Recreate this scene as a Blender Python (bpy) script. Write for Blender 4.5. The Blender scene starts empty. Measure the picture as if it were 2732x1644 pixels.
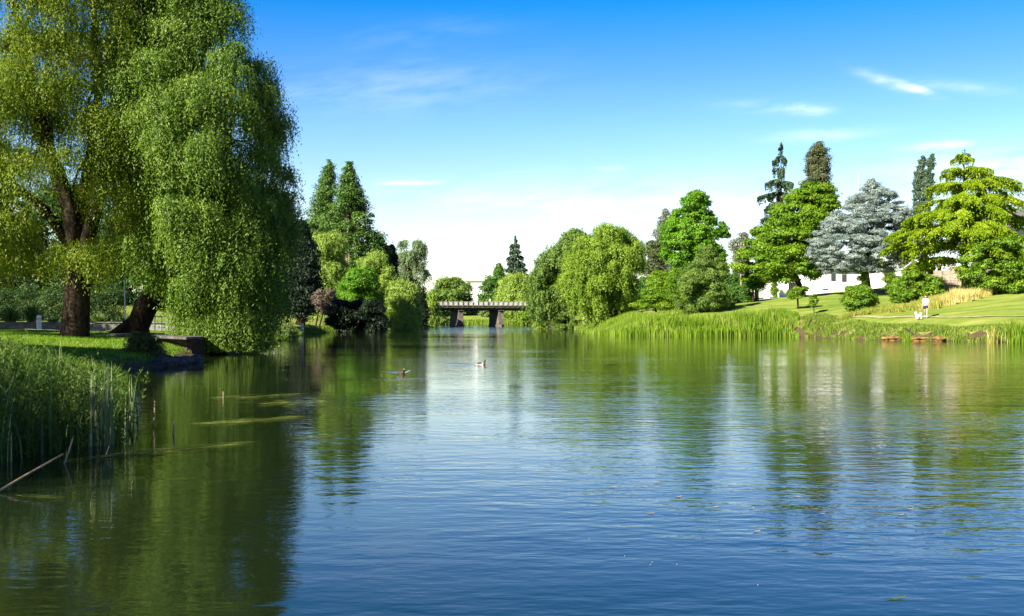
import bpy, math
import numpy as np
from mathutils import Vector

S = bpy.context.scene
COL = S.collection
R = math.radians

# ------------------------------------------------------------------ camera
F, CX, HZ, H = 3000.0, 1366.0, 852.0, 1.5      # focal length and centre in photo pixels, horizon row, eye height
cam = bpy.data.cameras.new("camera")
cam.sensor_width = 36.0
cam.lens = 36.0 * F / 2732.0
cam.shift_y = (HZ - 822.0) / 2732.0
cam.clip_start, cam.clip_end = 0.1, 5000.0
camo = bpy.data.objects.new("camera", cam)
COL.objects.link(camo)
camo.location = (0, 0, H)
camo.rotation_euler = (R(90), 0, 0)
S.camera = camo

# ------------------------------------------------------------------ sun and sky
SUN_EL, SUN_AZ = R(33), R(46)                  # light travels towards (sin az, cos az)
trav = Vector((math.sin(SUN_AZ) * math.cos(SUN_EL), math.cos(SUN_AZ) * math.cos(SUN_EL), -math.sin(SUN_EL)))
sl = bpy.data.lights.new("sun", 'SUN')
sl.energy, sl.angle, sl.color = 5.0, R(0.5), (1.0, 0.93, 0.80)
so = bpy.data.objects.new("sun", sl)
COL.objects.link(so)
so.rotation_euler = trav.to_track_quat('-Z', 'Y').to_euler()
so.location = (-60, -50, 60)

W = bpy.data.worlds.new("World")
S.world = W
W.use_nodes = True
wt = W.node_tree
wt.nodes.clear()


class NT:
    """tiny helper to write node trees"""
    def __init__(s, tree): s.t = tree
    def n(s, typ, **kw):
        nd = s.t.nodes.new(typ)
        for k, v in kw.items(): setattr(nd, k, v)
        return nd
    def put(s, sock, v):
        if isinstance(v, bpy.types.NodeSocket): s.t.links.new(v, sock)
        else: sock.default_value = v
    def m(s, op, a, b=0.0, c=0.0, clamp=False):
        nd = s.n('ShaderNodeMath', operation=op, use_clamp=clamp)
        s.put(nd.inputs[0], a); s.put(nd.inputs[1], b); s.put(nd.inputs[2], c)
        return nd.outputs[0]
    def mix(s, f, a, b, blend='MIX'):
        nd = s.n('ShaderNodeMix', data_type='RGBA', blend_type=blend)
        s.put(nd.inputs[0], f); s.put(nd.inputs[6], a); s.put(nd.inputs[7], b)
        return nd.outputs[2]
    def noise(s, vec, scale, detail=4.0, rough=0.5):
        nd = s.n('ShaderNodeTexNoise')
        if vec is not None: s.put(nd.inputs['Vector'], vec)
        nd.inputs['Scale'].default_value = scale
        nd.inputs['Detail'].default_value = detail
        nd.inputs['Roughness'].default_value = rough
        return nd.outputs['Fac']
    def ramp(s, f, stops):
        nd = s.n('ShaderNodeValToRGB')
        e = nd.color_ramp.elements
        while len(e) < len(stops): e.new(0.5)
        for el, (p, c) in zip(e, stops):
            el.position = p
            el.color = tuple(c) + (1,) if len(c) == 3 else c
        s.put(nd.inputs[0], f)
        return nd.outputs[0]
    def maprange(s, v, a, b, c=0.0, d=1.0):
        nd = s.n('ShaderNodeMapRange')
        s.put(nd.inputs[0], v)
        for i, q in enumerate((a, b, c, d)): nd.inputs[1 + i].default_value = q
        return nd.outputs[0]
    def scalevec(s, vec, sc):
        nd = s.n('ShaderNodeMapping')
        s.put(nd.inputs['Vector'], vec)
        nd.inputs['Scale'].default_value = sc
        return nd.outputs[0]


w = NT(wt)
sky = w.n('ShaderNodeTexSky', sky_type='NISHITA')
sky.sun_disc = False
sky.sun_elevation = SUN_EL
sky.sun_rotation = math.atan2(-math.sin(SUN_AZ), -math.cos(SUN_AZ)) % (2 * math.pi)
sky.altitude = 50
sky.air_density, sky.dust_density, sky.ozone_density = 1.0, 0.6, 2.0
geo = w.n('ShaderNodeTexCoord')
sep = w.n('ShaderNodeSeparateXYZ')
wt.links.new(geo.outputs['Generated'], sep.inputs[0])
dx, dy, dz = sep.outputs
# the real summer sky: pale and bright low down, deep blue higher up
grade = w.ramp(w.m('MAXIMUM', dz, 0.0), [(0.0, (1.25, 1.14, 1.0)), (0.09, (1.0, 1.01, 1.03)), (0.16, (0.60, 0.84, 1.10)), (0.21, (0.34, 0.66, 1.10)),
                                         (0.27, (0.045, 0.54, 1.0)), (0.38, (0.015, 0.25, 0.72)), (0.55, (0.015, 0.13, 0.50)), (1.0, (0.06, 0.20, 0.50))])
skyc = w.mix(1.0, sky.outputs[0], grade, 'MULTIPLY')
u = w.m('DIVIDE', dx, w.m('MAXIMUM', dy, 0.05))
v = w.m('DIVIDE', dz, w.m('MAXIMUM', dy, 0.05))
comb = w.n('ShaderNodeCombineXYZ')
w.put(comb.inputs[0], u); w.put(comb.inputs[1], w.m('ADD', v, w.m('MULTIPLY', u, -0.12)))
wisp = w.maprange(w.noise(w.scalevec(comb.outputs[0], (14, 60, 1)), 1.0, 6.0, 0.62), 0.36, 0.72)
total = None
for (px, py, lu, lv, tilt, amp) in [(2425, 232, 60, 13, -0.28, 1.0), (2360, 216, 75, 16, -0.35, 0.5), (2560, 232, 150, 16, -0.1, 0.28),
                                    (2150, 292, 62, 15, -0.05, 0.75), (2060, 285, 120, 16, -0.02, 0.3), (2500, 389, 85, 11, 0.06, 0.95),
                                    (1105, 488, 85, 6, 0.02, 0.9), (1060, 235, 330, 70, 0.05, 0.16), (860, 250, 170, 40, 0.02, 0.16),
                                    (1640, 450, 50, 7, 0.0, 0.5), (2190, 360, 140, 16, 0.05, 0.4), (1110, 90, 220, 40, 0.1, 0.07),
                                    (2720, 455, 300, 60, 0.05, 0.7), (1750, 540, 700, 60, 0.0, 0.4)]:
    cu, cv = (px - CX) / F, (HZ - py) / F
    du = w.m('SUBTRACT', u, cu)
    dv = w.m('SUBTRACT', w.m('SUBTRACT', v, cv), w.m('MULTIPLY', du, tilt))
    q = w.m('ADD', w.m('POWER', w.m('ABSOLUTE', w.m('DIVIDE', du, lu / F)), 2.0), w.m('POWER', w.m('ABSOLUTE', w.m('DIVIDE', dv, lv / F)), 2.0))
    g = w.m('MULTIPLY', w.m('EXPONENT', w.m('MULTIPLY', q, -1.0)), amp)
    total = g if total is None else w.m('MAXIMUM', total, g)
cl = w.m('MULTIPLY', w.m('MULTIPLY', total, wisp), w.m('GREATER_THAN', dy, 0.1), clamp=True)
cl = w.m('MULTIPLY', cl, 0.82)
skyc = w.mix(cl, skyc, (9.5, 9.5, 9.8, 1))
bg = w.n('ShaderNodeBackground')
bg.inputs[1].default_value = 0.068
w.put(bg.inputs[0], skyc)
wo = w.n('ShaderNodeOutputWorld')
wt.links.new(bg.outputs[0], wo.inputs[0])

S.view_settings.view_transform = 'Standard'
S.view_settings.look = 'None'
S.view_settings.exposure = 1.6
S.view_settings.gamma = 1.0
S.render.engine = 'CYCLES'
S.cycles.max_bounces = 6
S.cycles.diffuse_bounces = 3
S.cycles.glossy_bounces = 3
S.cycles.transmission_bounces = 3
S.cycles.transparent_max_bounces = 4
S.cycles.use_denoising = True
S.cycles.sample_clamp_indirect = 6.0


# ------------------------------------------------------------------ materials
def mat(name, colf, rough=0.8, spec=0.2, bump=None):
    m = bpy.data.materials.new(name)
    m.use_nodes = True
    t = m.node_tree
    t.nodes.clear()
    k = NT(t)
    b = k.n('ShaderNodeBsdfPrincipled')
    c = colf(k) if callable(colf) else tuple(colf) + (1,)
    k.put(b.inputs['Base Color'], c)
    b.inputs['Roughness'].default_value = rough
    b.inputs['Specular IOR Level'].default_value = spec
    if bump:
        bn = k.n('ShaderNodeBump')
        bn.inputs['Strength'].default_value = bump[1]
        bn.inputs['Distance'].default_value = bump[2]
        tc = k.n('ShaderNodeTexCoord')
        k.put(bn.inputs['Height'], k.noise(tc.outputs['Object'], bump[0], 5.0, 0.6))
        t.links.new(bn.outputs[0], b.inputs['Normal'])
    o = k.n('ShaderNodeOutputMaterial')
    t.links.new(b.outputs[0], o.inputs[0])
    return m


def mottled(c1, c2, scale, detail=5.0, lo=0.35, hi=0.65, stretch=(1, 1, 1)):
    def f(k):
        tc = k.n('ShaderNodeTexCoord')
        v = k.scalevec(tc.outputs['Object'], stretch)
        return k.mix(k.maprange(k.noise(v, scale, detail, 0.6), lo, hi), tuple(c1) + (1,), tuple(c2) + (1,))
    return f


def leafmat(name, c1, c2, c3=None, trans=0.35, rough=0.5, spec=0.25, gain=1.0):
    """leaves: colour varies from leaf to leaf ('tint' attribute); some light passes through"""
    m = bpy.data.materials.new(name)
    m.use_nodes = True
    t = m.node_tree
    t.nodes.clear()
    k = NT(t)
    at_ = k.n('ShaderNodeAttribute', attribute_name='tint')
    c3 = c3 or c2
    col = k.ramp(at_.outputs['Fac'], [(0.0, c1), (0.6, c2), (1.0, c3)])
    b = k.n('ShaderNodeBsdfPrincipled')
    k.put(b.inputs['Base Color'], col)
    b.inputs['Roughness'].default_value = rough
    b.inputs['Specular IOR Level'].default_value = spec
    tr = k.n('ShaderNodeBsdfTranslucent')
    k.put(tr.inputs[0], k.mix(1.0, col, (1.25, 1.25, 0.6, 1), 'MULTIPLY'))
    mx = k.n('ShaderNodeMixShader')
    mx.inputs[0].default_value = trans
    t.links.new(b.outputs[0], mx.inputs[1])
    t.links.new(tr.outputs[0], mx.inputs[2])
    o = k.n('ShaderNodeOutputMaterial')
    t.links.new(mx.outputs[0], o.inputs[0])
    return m


M = {}
M['bark'] = mat('bark', mottled((0.008, 0.006, 0.005), (0.055, 0.037, 0.024), 6, stretch=(1, 1, 0.25)), 0.9, 0.1, (14, 0.8, 0.05))
M['bark_red'] = mat('bark_red', mottled((0.16, 0.09, 0.06), (0.40, 0.27, 0.19), 4, stretch=(1, 1, 0.2)), 0.9, 0.1, (10, 0.8, 0.05))
M['bark_pale'] = mat('bark_pale', mottled((0.28, 0.25, 0.20), (0.60, 0.57, 0.50), 5, stretch=(1, 1, 0.6)), 0.8, 0.2)
M['willow'] = leafmat('willow_leaves', (0.066, 0.140, 0.017), (0.152, 0.245, 0.027), (0.29, 0.37, 0.08), 0.35, 0.5, 0.2)
M['willow_old'] = leafmat('old_willow_leaves', (0.085, 0.145, 0.010), (0.175, 0.235, 0.015), (0.27, 0.33, 0.05), 0.35, 0.5, 0.2)
M['willow_gold'] = leafmat('weeping_willow_leaves', (0.17, 0.27, 0.04), (0.29, 0.40, 0.06), (0.44, 0.52, 0.13), 0.4)
M['willow_lime'] = leafmat('lime_willow_leaves', (0.11, 0.20, 0.016), (0.22, 0.335, 0.028), (0.34, 0.44, 0.06), 0.4)
M['bright'] = leafmat('bright_leaves', (0.06, 0.17, 0.008), (0.13, 0.29, 0.012), (0.22, 0.38, 0.03), 0.4)
M['bright2'] = leafmat('fresh_leaves', (0.065, 0.155, 0.006), (0.145, 0.265, 0.010), (0.26, 0.36, 0.02), 0.4)
M['mid'] = leafmat('green_leaves', (0.035, 0.10, 0.014), (0.075, 0.17, 0.02), (0.14, 0.24, 0.04), 0.35)
M['birch'] = leafmat('birch_leaves', (0.07, 0.14, 0.022), (0.14, 0.225, 0.034), (0.22, 0.31, 0.06), 0.38)
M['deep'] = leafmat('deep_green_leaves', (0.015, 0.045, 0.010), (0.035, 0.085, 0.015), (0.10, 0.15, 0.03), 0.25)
M['dark'] = leafmat('shade_dark_leaves', (0.004, 0.011, 0.004), (0.010, 0.022, 0.007), (0.028, 0.05, 0.014), 0.2)  # dark foliage, deepened further to stand in for shade
M['sequoia'] = leafmat('sequoia_needles', (0.040, 0.100, 0.018), (0.092, 0.175, 0.028), (0.16, 0.25, 0.05), 0.2)
M['conifer'] = leafmat('conifer_needles', (0.03, 0.065, 0.035), (0.065, 0.11, 0.055), (0.12, 0.15, 0.08), 0.15)
M['conifer_brown'] = leafmat('cypress_needles', (0.04, 0.055, 0.022), (0.09, 0.105, 0.04), (0.15, 0.16, 0.07), 0.15)
M['bluecedar'] = leafmat('blue_cedar_needles', (0.115, 0.165, 0.15), (0.235, 0.29, 0.262), (0.40, 0.46, 0.42), 0.2, 0.6)
M['gold'] = leafmat('golden_cedar_needles', (0.095, 0.18, 0.005), (0.205, 0.30, 0.006), (0.36, 0.43, 0.012), 0.3)
M['silver'] = leafmat('silver_leaves', (0.10, 0.17, 0.07), (0.19, 0.26, 0.11), (0.32, 0.38, 0.20), 0.35)
M['purple'] = leafmat('purple_leaves', (0.075, 0.06, 0.04), (0.15, 0.115, 0.08), (0.26, 0.20, 0.15), 0.25)
M['grey'] = leafmat('grey_leaves', (0.10, 0.12, 0.09), (0.17, 0.19, 0.14), (0.26, 0.27, 0.21), 0.25)
M['shrub'] = leafmat('shrub_leaves', (0.055, 0.13, 0.006), (0.13, 0.24, 0.010), (0.25, 0.33, 0.03), 0.3)
M['paleshrub'] = leafmat('pale_shrub_leaves', (0.10, 0.16, 0.04), (0.19, 0.27, 0.07), (0.33, 0.40, 0.14), 0.35)
M['fern'] = leafmat('reddish_shrub_leaves', (0.045, 0.07, 0.012), (0.10, 0.13, 0.02), (0.22, 0.12, 0.06), 0.3)
M['reed'] = leafmat('reed_blades', (0.10, 0.19, 0.010), (0.19, 0.30, 0.014), (0.40, 0.40, 0.12), 0.35)
M['reed_far'] = leafmat('bank_grass_blades', (0.10, 0.17, 0.015), (0.20, 0.28, 0.03), (0.36, 0.34, 0.12), 0.35)
M['cattail'] = leafmat('cattail_blades', (0.025, 0.07, 0.02), (0.08, 0.17, 0.055), (0.36, 0.36, 0.17), 0.25, 0.4, 0.3)
M['herb'] = leafmat('herb_leaves', (0.035, 0.08, 0.010), (0.085, 0.15, 0.018), (0.22, 0.28, 0.05), 0.3)
M['flax'] = leafmat('flax_blades', (0.06, 0.12, 0.02), (0.13, 0.20, 0.04), (0.27, 0.32, 0.10), 0.25, 0.4, 0.4)
M['hay'] = leafmat('dry_grass_blades', (0.20, 0.25, 0.02), (0.42, 0.38, 0.09), (0.66, 0.54, 0.25), 0.3)
M['weed'] = leafmat('weed_strands', (0.10, 0.14, 0.02), (0.20, 0.24, 0.04), (0.34, 0.36, 0.09), 0.2, 0.4, 0.4)
M['clay'] = mat('orange_clay', mottled((0.11, 0.06, 0.02), (0.34, 0.19, 0.055), 3), 0.8, 0.2, (6, 0.6, 0.05))
M['soil'] = mat('soil', mottled((0.03, 0.02, 0.012), (0.10, 0.07, 0.04), 5), 0.95, 0.1, (8, 0.8, 0.05))
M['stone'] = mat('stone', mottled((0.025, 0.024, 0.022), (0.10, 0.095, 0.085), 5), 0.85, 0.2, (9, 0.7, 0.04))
M['concrete'] = mat('concrete', mottled((0.13, 0.125, 0.115), (0.25, 0.235, 0.215), 4), 0.85, 0.2, (20, 0.3, 0.01))
M['dark_concrete'] = mat('dark_concrete', mottled((0.05, 0.045, 0.04), (0.13, 0.12, 0.105), 3), 0.9, 0.1, (12, 0.5, 0.02))  # darker tone than the plain concrete
M['pathm'] = mat('path_gravel', mottled((0.24, 0.19, 0.14), (0.40, 0.33, 0.25), 3), 0.9, 0.1)
M['trodden'] = mat('trodden_earth', mottled((0.22, 0.20, 0.09), (0.36, 0.31, 0.17), 2.5), 0.95, 0.1)
M['asphalt'] = mat('asphalt', mottled((0.14, 0.13, 0.13), (0.22, 0.21, 0.20), 3), 0.9, 0.1)
M['white'] = mat('white_paint', mottled((0.74, 0.73, 0.71), (0.82, 0.81, 0.79), 1.2), 0.6, 0.3)
M['white_metal'] = mat('white_metal', (0.78, 0.78, 0.76), 0.4, 0.4)
M['steel'] = mat('galvanised_steel', mottled((0.48, 0.49, 0.50), (0.62, 0.63, 0.64), 6), 0.35, 0.5)
M['rail'] = mat('weathered_white_timber', mottled((0.38, 0.36, 0.33), (0.62, 0.60, 0.57), 2), 0.7, 0.2)
M['olive'] = mat('mossy_bridge_edge', mottled((0.05, 0.05, 0.03), (0.13, 0.12, 0.065), 1.5), 0.85, 0.2)
M['girder'] = mat('dark_girder', mottled((0.03, 0.028, 0.028), (0.07, 0.065, 0.06), 1.0), 0.8, 0.2)
M['sandstone'] = mat('sandstone', mottled((0.06, 0.054, 0.046), (0.19, 0.165, 0.125), 1.6), 0.9, 0.1, (3, 0.8, 0.1))
M['rooft'] = mat('grey_roof', mottled((0.10, 0.095, 0.09), (0.17, 0.16, 0.15), 2, stretch=(1, 1, 6)), 0.7, 0.2)
M['glass'] = mat('dark_glass', (0.03, 0.035, 0.04), 0.1, 0.6)
M['wood'] = mat('weathered_fence_wood', mottled((0.27, 0.22, 0.16), (0.44, 0.37, 0.28), 3, stretch=(4, 4, 0.5)), 0.85, 0.15)
M['twig'] = mat('pale_dead_stem', mottled((0.16, 0.11, 0.065), (0.42, 0.31, 0.21), 14), 0.8, 0.2)
M['darkwood'] = mat('dark_timber', mottled((0.03, 0.022, 0.016), (0.08, 0.06, 0.045), 5), 0.9, 0.1)
M['skin'] = mat('skin', (0.55, 0.33, 0.22), 0.5, 0.3)
M['shirt'] = mat('white_shirt', (0.78, 0.79, 0.82), 0.8, 0.1)
M['shorts'] = mat('navy_shorts', (0.03, 0.035, 0.07), 0.8, 0.1)
M['hair'] = mat('brown_hair', mottled((0.05, 0.022, 0.012), (0.12, 0.05, 0.025), 30), 0.5, 0.3)
M['shoe'] = mat('shoe', (0.7, 0.7, 0.7), 0.6, 0.2)
M['darkcloth'] = mat('dark_cloth', (0.04, 0.04, 0.05), 0.8, 0.1)
M['fur'] = mat('white_fur', mottled((0.66, 0.64, 0.60), (0.82, 0.80, 0.77), 25), 0.9, 0.1, (60, 0.6, 0.02))
M['black'] = mat('black', (0.012, 0.012, 0.012), 0.5, 0.3)
M['duck_head'] = mat('green_duck_head', (0.008, 0.035, 0.02), 0.35, 0.5)
M['duck_body'] = mat('pale_duck_body', mottled((0.42, 0.36, 0.31), (0.62, 0.56, 0.50), 20), 0.7, 0.2)
M['duck_chest'] = mat('chestnut_chest', (0.16, 0.07, 0.035), 0.6, 0.2)
M['duck_brown'] = mat('brown_feathers', mottled((0.035, 0.025, 0.018), (0.10, 0.07, 0.05), 25), 0.7, 0.2)
M['bill'] = mat('yellow_bill', (0.45, 0.36, 0.06), 0.5, 0.3)
M['pole'] = mat('grey_pole', (0.24, 0.24, 0.24), 0.5, 0.4)
M['leaf_float'] = mat('fallen_leaf', (0.30, 0.23, 0.11), 0.7, 0.2)
M['fluff'] = mat('seed_fluff', (0.32, 0.32, 0.30), 0.9, 0.1)


# ------------------------------------------------------------------ object helpers
def at(px, py, Y):
    return np.array([(px - CX) / F * Y, Y, H + (HZ - py) / F * Y])


def tag(o, label=None, cat=None, group=None, kind=None):
    if label: o['label'] = label
    if cat: o['category'] = cat
    if group: o['group'] = group
    if kind: o['kind'] = kind
    return o


def empty(name, loc, label=None, cat=None, group=None, rz=0.0):
    o = bpy.data.objects.new(name, None)
    COL.objects.link(o)
    o.location = tuple(float(q) for q in loc)
    o.rotation_euler = (0, 0, rz)
    o.empty_display_size = 0.2
    return tag(o, label, cat, group)


def link(name, me, m, parent=None, loc=None):
    me.materials.append(M[m] if isinstance(m, str) else m)
    o = bpy.data.objects.new(name, me)
    COL.objects.link(o)
    if parent is not None: o.parent = parent
    if loc is not None: o.location = tuple(float(q) for q in loc)
    return o


def quads(name, V, m, parent=None, tint=None, loc=None, nper=4):
    """V: (n*nper, 3) array, every nper vertices one polygon"""
    V = np.ascontiguousarray(V, dtype=np.float32)
    n = len(V) // nper
    me = bpy.data.meshes.new(name)
    me.vertices.add(n * nper)
    me.vertices.foreach_set('co', V.ravel())
    me.loops.add(n * nper)
    me.loops.foreach_set('vertex_index', np.arange(n * nper, dtype=np.int32))
    me.polygons.add(n)
    me.polygons.foreach_set('loop_start', np.arange(0, n * nper, nper, dtype=np.int32))
    if tint is not None:
        a = me.attributes.new('tint', 'FLOAT', 'FACE')
        a.data.foreach_set('value', np.ascontiguousarray(tint, dtype=np.float32))
    me.update(calc_edges=True)
    return link(name, me, m, parent, loc)


class MB:
    """collects shapes into ONE mesh"""
    def __init__(s): s.v, s.f = [], []
    def add(s, v, f):
        k = len(s.v)
        s.v += [tuple(float(c) for c in p) for p in v]
        s.f += [tuple(k + i for i in q) for q in f]
    def box(s, c, d, rz=0.0, taper=1.0):
        cx, cy, cz = c
        hx, hy, hz = d[0] / 2, d[1] / 2, d[2] / 2
        ca, sa = math.cos(rz), math.sin(rz)
        v = []
        for k in (-1, 1):
            for i, j in ((-1, -1), (1, -1), (1, 1), (-1, 1)):
                t = taper if k > 0 else 1.0
                x, y = i * hx * t, j * hy * t
                v.append((cx + x * ca - y * sa, cy + x * sa + y * ca, cz + k * hz))
        s.add(v, [(3, 2, 1, 0), (4, 5, 6, 7), (0, 1, 5, 4), (1, 2, 6, 5), (2, 3, 7, 6), (3, 0, 4, 7)])
    def prism(s, outline, z0, z1):
        n = len(outline)
        v = [(x, y, z0) for x, y in outline] + [(x, y, z1) for x, y in outline]
        s.add(v, [tuple(range(n))[::-1], tuple(range(n, 2 * n))] + [(i, (i + 1) % n, n + (i + 1) % n, n + i) for i in range(n)])
    def tube(s, pts, rad, sides=8, rng=None, rough=0.0, cap=True):
        pts = [np.array(p, float) for p in pts]
        n = len(pts)
        if np.isscalar(rad): rad = [rad] * n
        v, f = [], []
        for i in range(n):
            d = pts[min(i + 1, n - 1)] - pts[max(i - 1, 0)]
            d /= np.linalg.norm(d) + 1e-9
            a = np.cross(d, (0.13, 0.97, 0.21) if abs(d[1]) < 0.9 else (1, 0, 0))
            a /= np.linalg.norm(a)
            b = np.cross(d, a)
            for j in range(sides):
                th = 2 * math.pi * j / sides
                r = rad[i] * (1 + (rng.uniform(-rough, rough) if rng is not None else 0))
                v.append(pts[i] + r * (math.cos(th) * a + math.sin(th) * b))
        for i in range(n - 1):
            for j in range(sides):
                f.append((i * sides + j, i * sides + (j + 1) % sides, (i + 1) * sides + (j + 1) % sides, (i + 1) * sides + j))
        if cap:
            f.append(tuple(range(sides))[::-1])
            f.append(tuple((n - 1) * sides + j for j in range(sides)))
        s.add(v, f)
    def ball(s, c, r, nu=14, nv=9, fn=None):
        if np.isscalar(r): r = (r, r, r)
        v, f = [], []
        for i in range(nv + 1):
            ph = math.pi * i / nv
            for j in range(nu):
                th = 2 * math.pi * j / nu
                d = np.array([math.sin(ph) * math.cos(th), math.sin(ph) * math.sin(th), math.cos(ph)])
                k = fn(d) if fn else 1.0
                v.append(np.array(c) + d * np.array(r) * k)
        for i in range(nv):
            for j in range(nu):
                f.append((i * nu + j, (i + 1) * nu + j, (i + 1) * nu + (j + 1) % nu, i * nu + (j + 1) % nu))
        s.add(v, f)
    def build(s, name, m, parent=None, smooth=False, loc=None, bevel=0.0):
        me = bpy.data.meshes.new(name)
        me.from_pydata(s.v, [], s.f)
        me.update()
        if smooth: me.polygons.foreach_set('use_smooth', [True] * len(me.polygons))
        o = link(name, me, m, parent, loc)
        if bevel:
            b = o.modifiers.new('bevel', 'BEVEL')
            b.width, b.segments, b.limit_method = bevel, 2, 'ANGLE'
        return o


# ------------------------------------------------------------------ terrain
LEFT_BANK = [(-6, -40), (-6.2, 6), (-5.6, 11), (-6.2, 15), (-9.0, 21), (-11, 29), (-11.2, 36), (-12.8, 45), (-13.6, 60), (-17, 85),
             (-20.5, 110), (-20, 135), (-17.5, 165), (-18, 205), (-19, 250), (-24, 270), (-60, 280), (-140, 285)]
RIGHT_BANK = [(-140, 304), (-30, 302), (-8, 299), (3, 290), (7, 270), (6.5, 240), (8.2, 200), (9.5, 160), (8.8, 136), (9.2, 112), (10.9, 99),
              (17, 96.5), (24.4, 96), (25.6, 84), (28, 78.5), (33, 72.8), (45, 60), (62, 30), (75, -40)]
POLY = np.array(LEFT_BANK + RIGHT_BANK, float)


PATH_LAND = np.array([(95, 10), (62, 48), (45, 69), (31, 84), (24.5, 98), (16, 104), (13, 112), (13, 126), (12, 200), (13, 262), (20, 280), (2000, 280), (2000, 10)], float)


def sdist(x, y, POLY=POLY):
    """signed distance to the river's edge: positive on land"""
    x = np.asarray(x, float); y = np.asarray(y, float)
    best = np.full(x.shape, 1e9)
    inside = np.zeros(x.shape, bool)
    n = len(POLY)
    for i in range(n):
        ax, ay = POLY[i]; bx, by = POLY[(i + 1) % n]
        ex, ey = bx - ax, by - ay
        t = np.clip(((x - ax) * ex + (y - ay) * ey) / (ex * ex + ey * ey), 0, 1)
        best = np.minimum(best, np.hypot(x - ax - t * ex, y - ay - t * ey))
        cond = ((ay > y) != (by > y))
        with np.errstate(divide='ignore', invalid='ignore'):
            xi = (bx - ax) * (y - ay) / (by - ay + 1e-12) + ax
        inside ^= cond & (x < xi)
    return np.where(inside, -best, best)


def sstep(a, b, v):
    t = np.clip((v - a) / (b - a), 0, 1)
    return t * t * (3 - 2 * t)


def gz(x, y):
    x = np.asarray(x, float); y = np.asarray(y, float)
    d = sdist(x, y)
    dl = np.maximum(d, 0)
    wob = 0.08 * np.sin(x * 0.9 + 1.3 * np.sin(y * 0.31)) * np.sin(y * 0.7) * np.clip(dl / 3, 0, 1)
    # right bank: steep little edge, gentle to the path, then a lawn rising to the houses
    e = -sdist(x, y, PATH_LAND)
    zr = np.interp(dl, [0, 0.5, 1.2, 3, 8], [-0.02, 0.45, 0.8, 1.15, 1.62])
    sm = sstep(-2.5, 0.5, e)
    zr = zr * (1 - sm) + (1.65 + np.interp(np.maximum(e, 0), [0, 15, 60, 140, 600], [0, 2.0, 6.3, 11, 14])) * sm
    # left bank near: flat lawn
    zl = np.interp(dl, [0, 0.6, 2.5, 6, 30, 45, 100, 600], [-0.02, 0.3, 0.55, 0.68, 0.95, 1.6, 5.0, 9.0])
    # left bank far: rising grass slope
    zf = np.interp(dl, [0, 0.6, 3, 14, 40, 120, 600], [-0.02, 0.4, 0.7, 2.8, 5.0, 9.0, 12.0])
    # far bank beyond the bridge
    zb = np.interp(dl, [0, 0.8, 4, 20, 100, 600], [-0.02, 0.35, 0.7, 2.3, 5.0, 10.0])
    fl = sstep(72, 108, y)
    zleft = zl * (1 - fl) + zf * fl
    side = sstep(-3, 3, x - np.interp(y, [-40, 60, 150, 300, 400], [10, 5, -5, -7, -7]))
    z = zleft * (1 - side) + zr * side
    fb = sstep(270, 300, y)
    z = z * (1 - fb) + zb * fb
    bed = -1.3 * sstep(0, 5, -d)
    return np.where(d > 0, z + wob, bed - 0.02)


def g1(x, y): return float(gz(np.array([x]), np.array([y]))[0])


def axis(lo, hi, spans):
    out = [lo]
    while out[-1] < hi:
        s = next((st for a, st in reversed(spans) if out[-1] >= a), spans[0][1])
        out.append(out[-1] + s)
    return np.array(out)


GX = axis(-900, 900, [(-900, 60), (-240, 12), (-90, 3), (-45, 0.8), (48, 3), (90, 12), (240, 60)])
GY = axis(-60, 2200, [(-60, 3), (0, 0.8), (125, 2), (320, 10), (500, 80)])
gx, gy = np.meshgrid(GX, GY)
gzv = gz(gx, gy)
nx, ny = len(GX), len(GY)
gv = np.stack([gx, gy, gzv], -1).reshape(-1, 3)
ii = np.arange((ny - 1) * (nx - 1))
r0, c0 = ii // (nx - 1), ii % (nx - 1)
i0 = r0 * nx + c0
faces = np.stack([i0, i0 + 1, i0 + nx + 1, i0 + nx], -1)
me = bpy.data.meshes.new('ground')
me.vertices.add(len(gv)); me.vertices.foreach_set('co', gv.astype(np.float32).ravel())
me.loops.add(faces.size); me.loops.foreach_set('vertex_index', faces.astype(np.int32).ravel())
me.polygons.add(len(faces)); me.polygons.foreach_set('loop_start', np.arange(0, faces.size, 4, dtype=np.int32))
me.polygons.foreach_set('use_smooth', np.ones(len(faces), bool))
me.update(calc_edges=True)


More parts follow.
